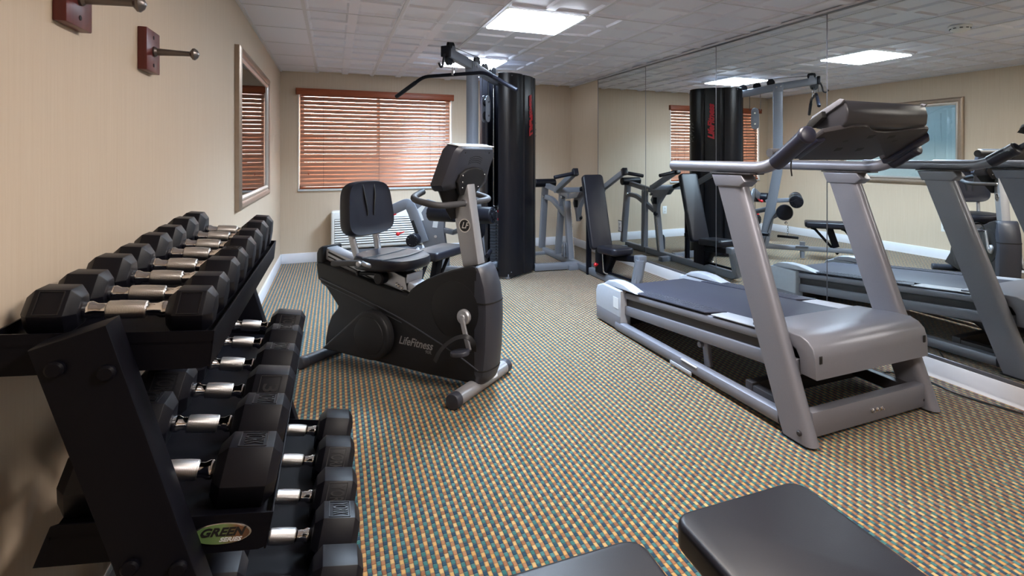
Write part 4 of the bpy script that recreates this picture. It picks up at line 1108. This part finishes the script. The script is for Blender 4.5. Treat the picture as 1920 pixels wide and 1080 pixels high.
for u, v in ((813, 385), (818, 442)):
    b = MB(GX); b.cyl(P3(u, v, -.06), P3(u, v, .055), .016, n=18); b.build('bolt', 'steel', lp)
b = MB(GX); b.tube([P3(826, 398, 0), P3(845, 402, .0), P3(870, 404, -.05)], .055, .03, 20); b.build('roller_sleeve', 'rubber', lp)
b = MB(GX); b.poly([q2(*p) for p in ((806, 407), (815, 407), (812, 426), (803, 425))], .002, LE @ Matrix.Translation((.05, 0, .045))); b.build('instruction_label', 'sticker', lp)
b = MB(GX); b.bar([P3(826, 430, 0), P3(850, 436, -.02), GX.inverted() @ Vector((.72, -.02, .60))], .05, .055); b.bar([P3(830, 470, 0), P3(832, 500, 0)], .06, .07); b.bar([P3(832, 500, 0)*1.0-Vector((0, 0, P3(832, 500, 0).z-.045)), GX.inverted() @ Vector((.30, -.10, .045))], .06, .05); b.build('side_link', 'gym_grey', lp)
b = MB(GX); fz = P3(832, 500, 0); b.bx((fz.x-.05, fz.y-.05, 0), (fz.x+.05, fz.y+.05, .16), .006); b.build('side_foot', 'gym_grey', lp)
# chest press station against the mirror side (built in room coordinates)
CX = 2.478
b = MB(GX); b.bar([(1.98, 5.33, .045), (CX-.03, 5.27, .045)], .06, .075); b.build('tower_link', 'gym_grey', gy)
b = MB(GX); b.bar([(CX, 6.30, .04), (CX, 5.30, .04), (CX, 4.30, .04), (CX+.03, 4.10, .05), (CX+.05, 4.09, .30)], .062, .072, .12, up=(1, 0, 0) if False else (0, 0, 1), bev=.008); cb = b.build('chest_base_beam', 'gym_grey', gy)
b = MB(GX); b.bar([(CX+.02, 4.112, .05), (CX+.075, 4.118, .30)], .075, .075, up=(0, 1, 0)); b.box((CX+.08, 4.13, .305), (.085, .09, .06), .006); b.build('front_post', 'gym_grey', cb)
b = MB(GX); b.bar([(CX+.08, 4.15, .295), (CX+.02, 4.62, .245)], .05, .055); b.build('seat_beam', 'black_steel', cb)
b = MB(GX); b.bx((CX-.18, 6.20, 0), (CX+.18, 6.26, .035), .004); b.build('cross_foot', 'gym_grey', cb)
b = MB(GX); b.bx((CX-.14, 5.22, .0), (CX+.16, 5.30, .055), .004); b.build('cross_foot', 'gym_grey', cb)
b = MB(GX); b.bar([(CX, 6.40, .06), (CX, 6.275, .885)], .075, .062, up=(0, 1, 0)); b.build('rear_upright', 'gym_grey', gy)
b = MB(GX); b.bar([(CX, 5.86, .07), (CX+.03, 5.80, .80)], .07, .062, up=(0, 1, 0)); b.build('middle_upright', 'gym_grey', gy)
b = MB(GX); b.bar([(CX, 5.49, .07), (CX, 5.60, .72)], .07, .062, up=(0, 1, 0)); fu_ = b.build('front_upright', 'gym_grey', gy)
b = MB(GX); b.tube([(CX+.035, 5.465, .08), (CX+.035, 5.575, .71)], .007, 0, 8); b.build('guide_cable', 'steel', fu_)
b = MB(GX); b.bar([(CX, 6.25, .72), (CX, 6.05, .715), (CX, 5.62, .555)], .05, .055, .08); b.build('brace_link', 'gym_grey', gy)
b = MB(GX); b.bar([(CX, 6.30, .88), (CX, 5.62, .80), (CX, 5.52, .78)], .055, .06, .05); b.build('rocker_link', 'gym_grey', gy)
b = MB(GX); b.cyl((CX-.16, 6.24, .90), (CX+.12, 6.24, .90), .052, n=26, bev=.01); b.build('rear_roller', 'rubber', gy)
for y, z in ((6.24, .73), (5.72, .815), (5.66, .76)):
    b = MB(GX); b.cyl((CX-.045, y, z), (CX+.045, y, z), .016, n=16); b.build('bolt', 'steel', gy)
b = MB(GX)
for dy in (-.02,): pass
b.poly([(5.50, .09), (5.50, .22), (5.515, .25), (5.54, .265), (5.565, .25), (5.58, .22), (5.58, .09)], .008, YZ(CX-.075), .002).poly([(5.50, .09), (5.50, .22), (5.515, .25), (5.54, .265), (5.565, .25), (5.58, .22), (5.58, .09)], .008, YZ(CX-.045), .002)
pc_ = b.build('pulley_housing', 'gym_grey', gy)
for z in (.21, .125):
    b = MB(GX); b.cyl((CX-.085, 5.54, z), (CX-.03, 5.54, z), .011, n=14); b.build('bolt', 'steel', pc_)
# press arms
b = MB(GX); b.bar([(CX-.30, 5.24, .872), (CX+.30, 5.24, .872)], .06, .055); yo = b.build('press_yoke', 'gym_grey', gy)
b = MB(GX); b.poly([(5.20, .87), (5.34, .87), (5.50, .79), (5.56, .70), (5.50, .62), (5.46, .50), (5.44, .50), (5.40, .66), (5.28, .78)], .05, YZ(CX+.055), .005); b.poly([(5.22, .85), (5.60, .80), (5.62, .74), (5.3, .78)], .03, YZ(CX-.015), .003); b.build('press_cam', 'gym_grey', yo)
b = MB(GX); b.sphere((CX+.10, 5.45, .54), .028); b.cyl((CX+.08, 5.46, .66), (CX+.08, 5.46, .74), .05, n=20); b.build('cam_stop', 'rubber', yo)
for s in (-1, 1):
    b = MB(GX); b.bar([(CX+s*.278, 5.26, .868), (CX+s*.280, 4.77, 1.075)], .048, .056, up=(0, 0, 1)); pa = b.build('press_arm', 'gym_grey', yo)
    b = MB(GX); b.box((CX+s*.280, 4.762, 1.078), (.055, .05, .07), .004, rot=Matrix.Rotation(-.4, 4, 'X')); b.build('arm_cap', 'gym_black', pa)
    b = MB(GX); b.cyl((CX+s*.30, 4.77, 1.066), (CX+s*.505, 4.762, 1.03), .019, n=18, bev=.006); b.build('press_grip', 'rubber', pa)
# back pad and seat
pa_, pb_ = Vector((CX, 4.725, .305)), Vector((CX, 4.945, 1.045))
pd_ = pb_-pa_
b = MB(GX); b.pad((.238, pd_.length, .062), frame((pa_+pb_)/2, (1, 0, 0), pd_) @ Matrix.Translation((0, 0, -.012)), .018, .04, 4); b.build('chest_back_pad', 'vinyl', gy, 50)
b = MB(GX); b.bar([(CX-.02, 4.985, 0.0), (CX-.02, 4.985, .45), (CX-.02, 5.0, 1.0)], .05, .04, up=(0, 1, 0)); b.bar([(CX, 4.79, .36), (CX, 4.98, .34)], .05, .05); b.bar([(CX, 4.97, .95), (CX, 5.24, .87)], .04, .04); b.build('back_pad_frame', 'black_steel', gy)
b = MB(GX); b.pad((.235, .36, .07), Matrix.Translation((CX, 4.46, .335)) @ Matrix.Rotation(-.06, 4, 'X'), .022, .05, 4); cs = b.build('chest_seat', 'vinyl', gy, 50)
b = MB(GX); b.bar([(CX, 4.50, .30), (CX, 4.66, .09)], .07, .10); b.bx((CX-.05, 4.60, .07), (CX+.05, 4.78, .30), .006); b.build('seat_mast', 'black_steel', cs)
b = MB(GX); b.sphere((CX-.075, 4.72, .155), .020); b.cyl((CX-.07, 4.72, .155), (CX-.04, 4.72, .155), .008, n=10); b.build('pop_pin', 'red', cs)
b = MB(GX); b.tube([(CX-.06, 4.60, .30), (CX-.055, 4.585, .10), (CX-.02, 4.56, .09)], .008, .02, 10); b.build('seat_lever', 'steel', cs)
b = MB(GX); b.tube([(CX+.0, 4.62, .095), (CX+.02, 4.14, .105)], .012, 0, 10); b.build('foot_bar', 'black_steel', cs)

# lat bar hanging from the arm (its own thing), short handle on the low cable
lc = Vector((.952, 4.574, 1.965)); bd_ = Vector((.694, -.72, 0)).normalized()
lat = empty('lat_pulldown_bar', lc, math.atan2(bd_.y, bd_.x), label='long bent black lat bar hanging from the pulley arm', cat='pulldown bar')
b = MB(); b.tube([(-.615, 0, -.185), (-.315, 0, -.022), (.315, 0, -.022), (.615, 0, -.185)], .0155, .06, 18); b.build('bar', 'black_steel', lat, 50)
for s in (-1, 1): MB().cyl((s*.62, 0, -.188), (s*.40, 0, -.068), .0185, n=18, bev=.005).build('end_grip', 'rubber', lat)
b = MB(); b.cyl((0, 0, -.03), (0, 0, .01), .018, n=16); ring = [(0, .016*math.cos(q*PI/10), .035+.026*math.sin(q*PI/10)) for q in range(20)]; b.sweep(ring, [(.0035*math.cos(q*PI/4), .0035*math.sin(q*PI/4)) for q in range(8)], up=(1, 0, 0), closed=True); b.build('clip', 'steel', lat)
b = MB(); b.cyl((0, 0, .055), (0, 0, .10), .003, n=8); b.sphere((0, 0, .085), .012); b.build('cable_end', 'cable', lat)
hp_ = GX.inverted() @ Vector((.91, .10, .275))
hd_ = empty('cable_handle', hp_, GA+.3, label='short black bar handle hanging on a chain from the low pulley', cat='handle')
b = MB(); b.cyl((-.12, 0, 0), (.12, 0, 0), .016, n=16, bev=.005); b.build('bar', 'rubber', hd_)
b = MB()
for k in range(5):
    ring = [((.008*math.cos(q*PI/6)) if k % 2 else 0, 0 if k % 2 else .008*math.cos(q*PI/6), .03+k*.024+.016*math.sin(q*PI/6)) for q in range(12)]
    b.sweep(ring, [(.0025*math.cos(q*PI/3), .0025*math.sin(q*PI/3)) for q in range(6)], up=(0, 1, 0) if k % 2 else (1, 0, 0), closed=True)
b.sphere((-.02, 0, .165), .018); b.build('chain', 'steel', hd_)

# ------------------------------------------------------------------ padded bench at the camera's feet
bn = empty('weight_bench', (.70, .74, 0), label='dark vinyl bench with two pads in the bottom right foreground', cat='bench')
BX = mat_of(bn).inverted()
bp = Matrix.Rotation(-.03, 4, 'Z')
b = MB(BX); b.pad((.36, .40, .062), Matrix.Translation((.852, .766, .420)) @ bp, .014, .042, 4); p1 = b.build('seat_pad', 'vinyl', bn, 50)
b = MB(BX); b.pad((.44, .30, .055), Matrix.Translation((.36, .808, .420)) @ bp, .014, .045, 4); p2 = b.build('back_pad', 'vinyl', bn, 50)
b = MB(BX); b.bar([(.12, .78, .355), (1.0, .75, .355)], .05, .06); b.build('frame_beam', 'black_steel', bn)
for x, y in ((.22, .775), (.90, .752)):
    b = MB(BX); b.bar([(x, y, .33), (x, y, .04)], .05, .05, up=(1, 0, 0)); b.bar([(x, y-.20, .025), (x, y+.15, .025)], .05, .05); b.build('leg', 'black_steel', bn)
b = MB(BX); b.bx((.70, .62, .383), (.98, .88, .392)); b.bx((.18, .68, .385), (.54, .90, .394)); b.build('pad_board', 'rubber', bn)

# ------------------------------------------------------------------ daylight, camera, view
wd = bpy.data.worlds.new('World'); SC.world = wd; wd.use_nodes = True
nt = wd.node_tree; bg = nt.nodes['Background']; g = N(nt)
sky = g.node('ShaderNodeTexSky'); sky.sky_type = 'HOSEK_WILKIE'; sky.turbidity = 4; sky.sun_direction = (-.5, .6, .7)
g.link(g.mix(.6, sky.outputs[0], (1, 1, 1, 1)), bg.inputs[0]); bg.inputs[1].default_value = 30

cd = bpy.data.cameras.new('Camera'); cam = bpy.data.objects.new('Camera', cd); COL.objects.link(cam)
cam.location = (0, 0, 1.234); cam.rotation_euler = (PI/2, 0, -.4048)
cd.sensor_width = 36; cd.lens = 992.3/1920*36; cd.shift_x = (960-1050.97)/1920; cd.shift_y = -(540-293.54)/1920
cd.clip_start = .02
SC.camera = cam
SC.view_settings.view_transform = 'Standard'; SC.view_settings.look = 'None'; SC.view_settings.gamma = 1
SC.view_settings.use_curve_mapping = False; SC.view_settings.exposure = 0.9
SC.cycles.max_bounces = 8; SC.cycles.diffuse_bounces = 4; SC.cycles.glossy_bounces = 5
SC.cycles.sample_clamp_indirect = 6; SC.cycles.caustics_reflective = True; SC.cycles.caustics_refractive = False
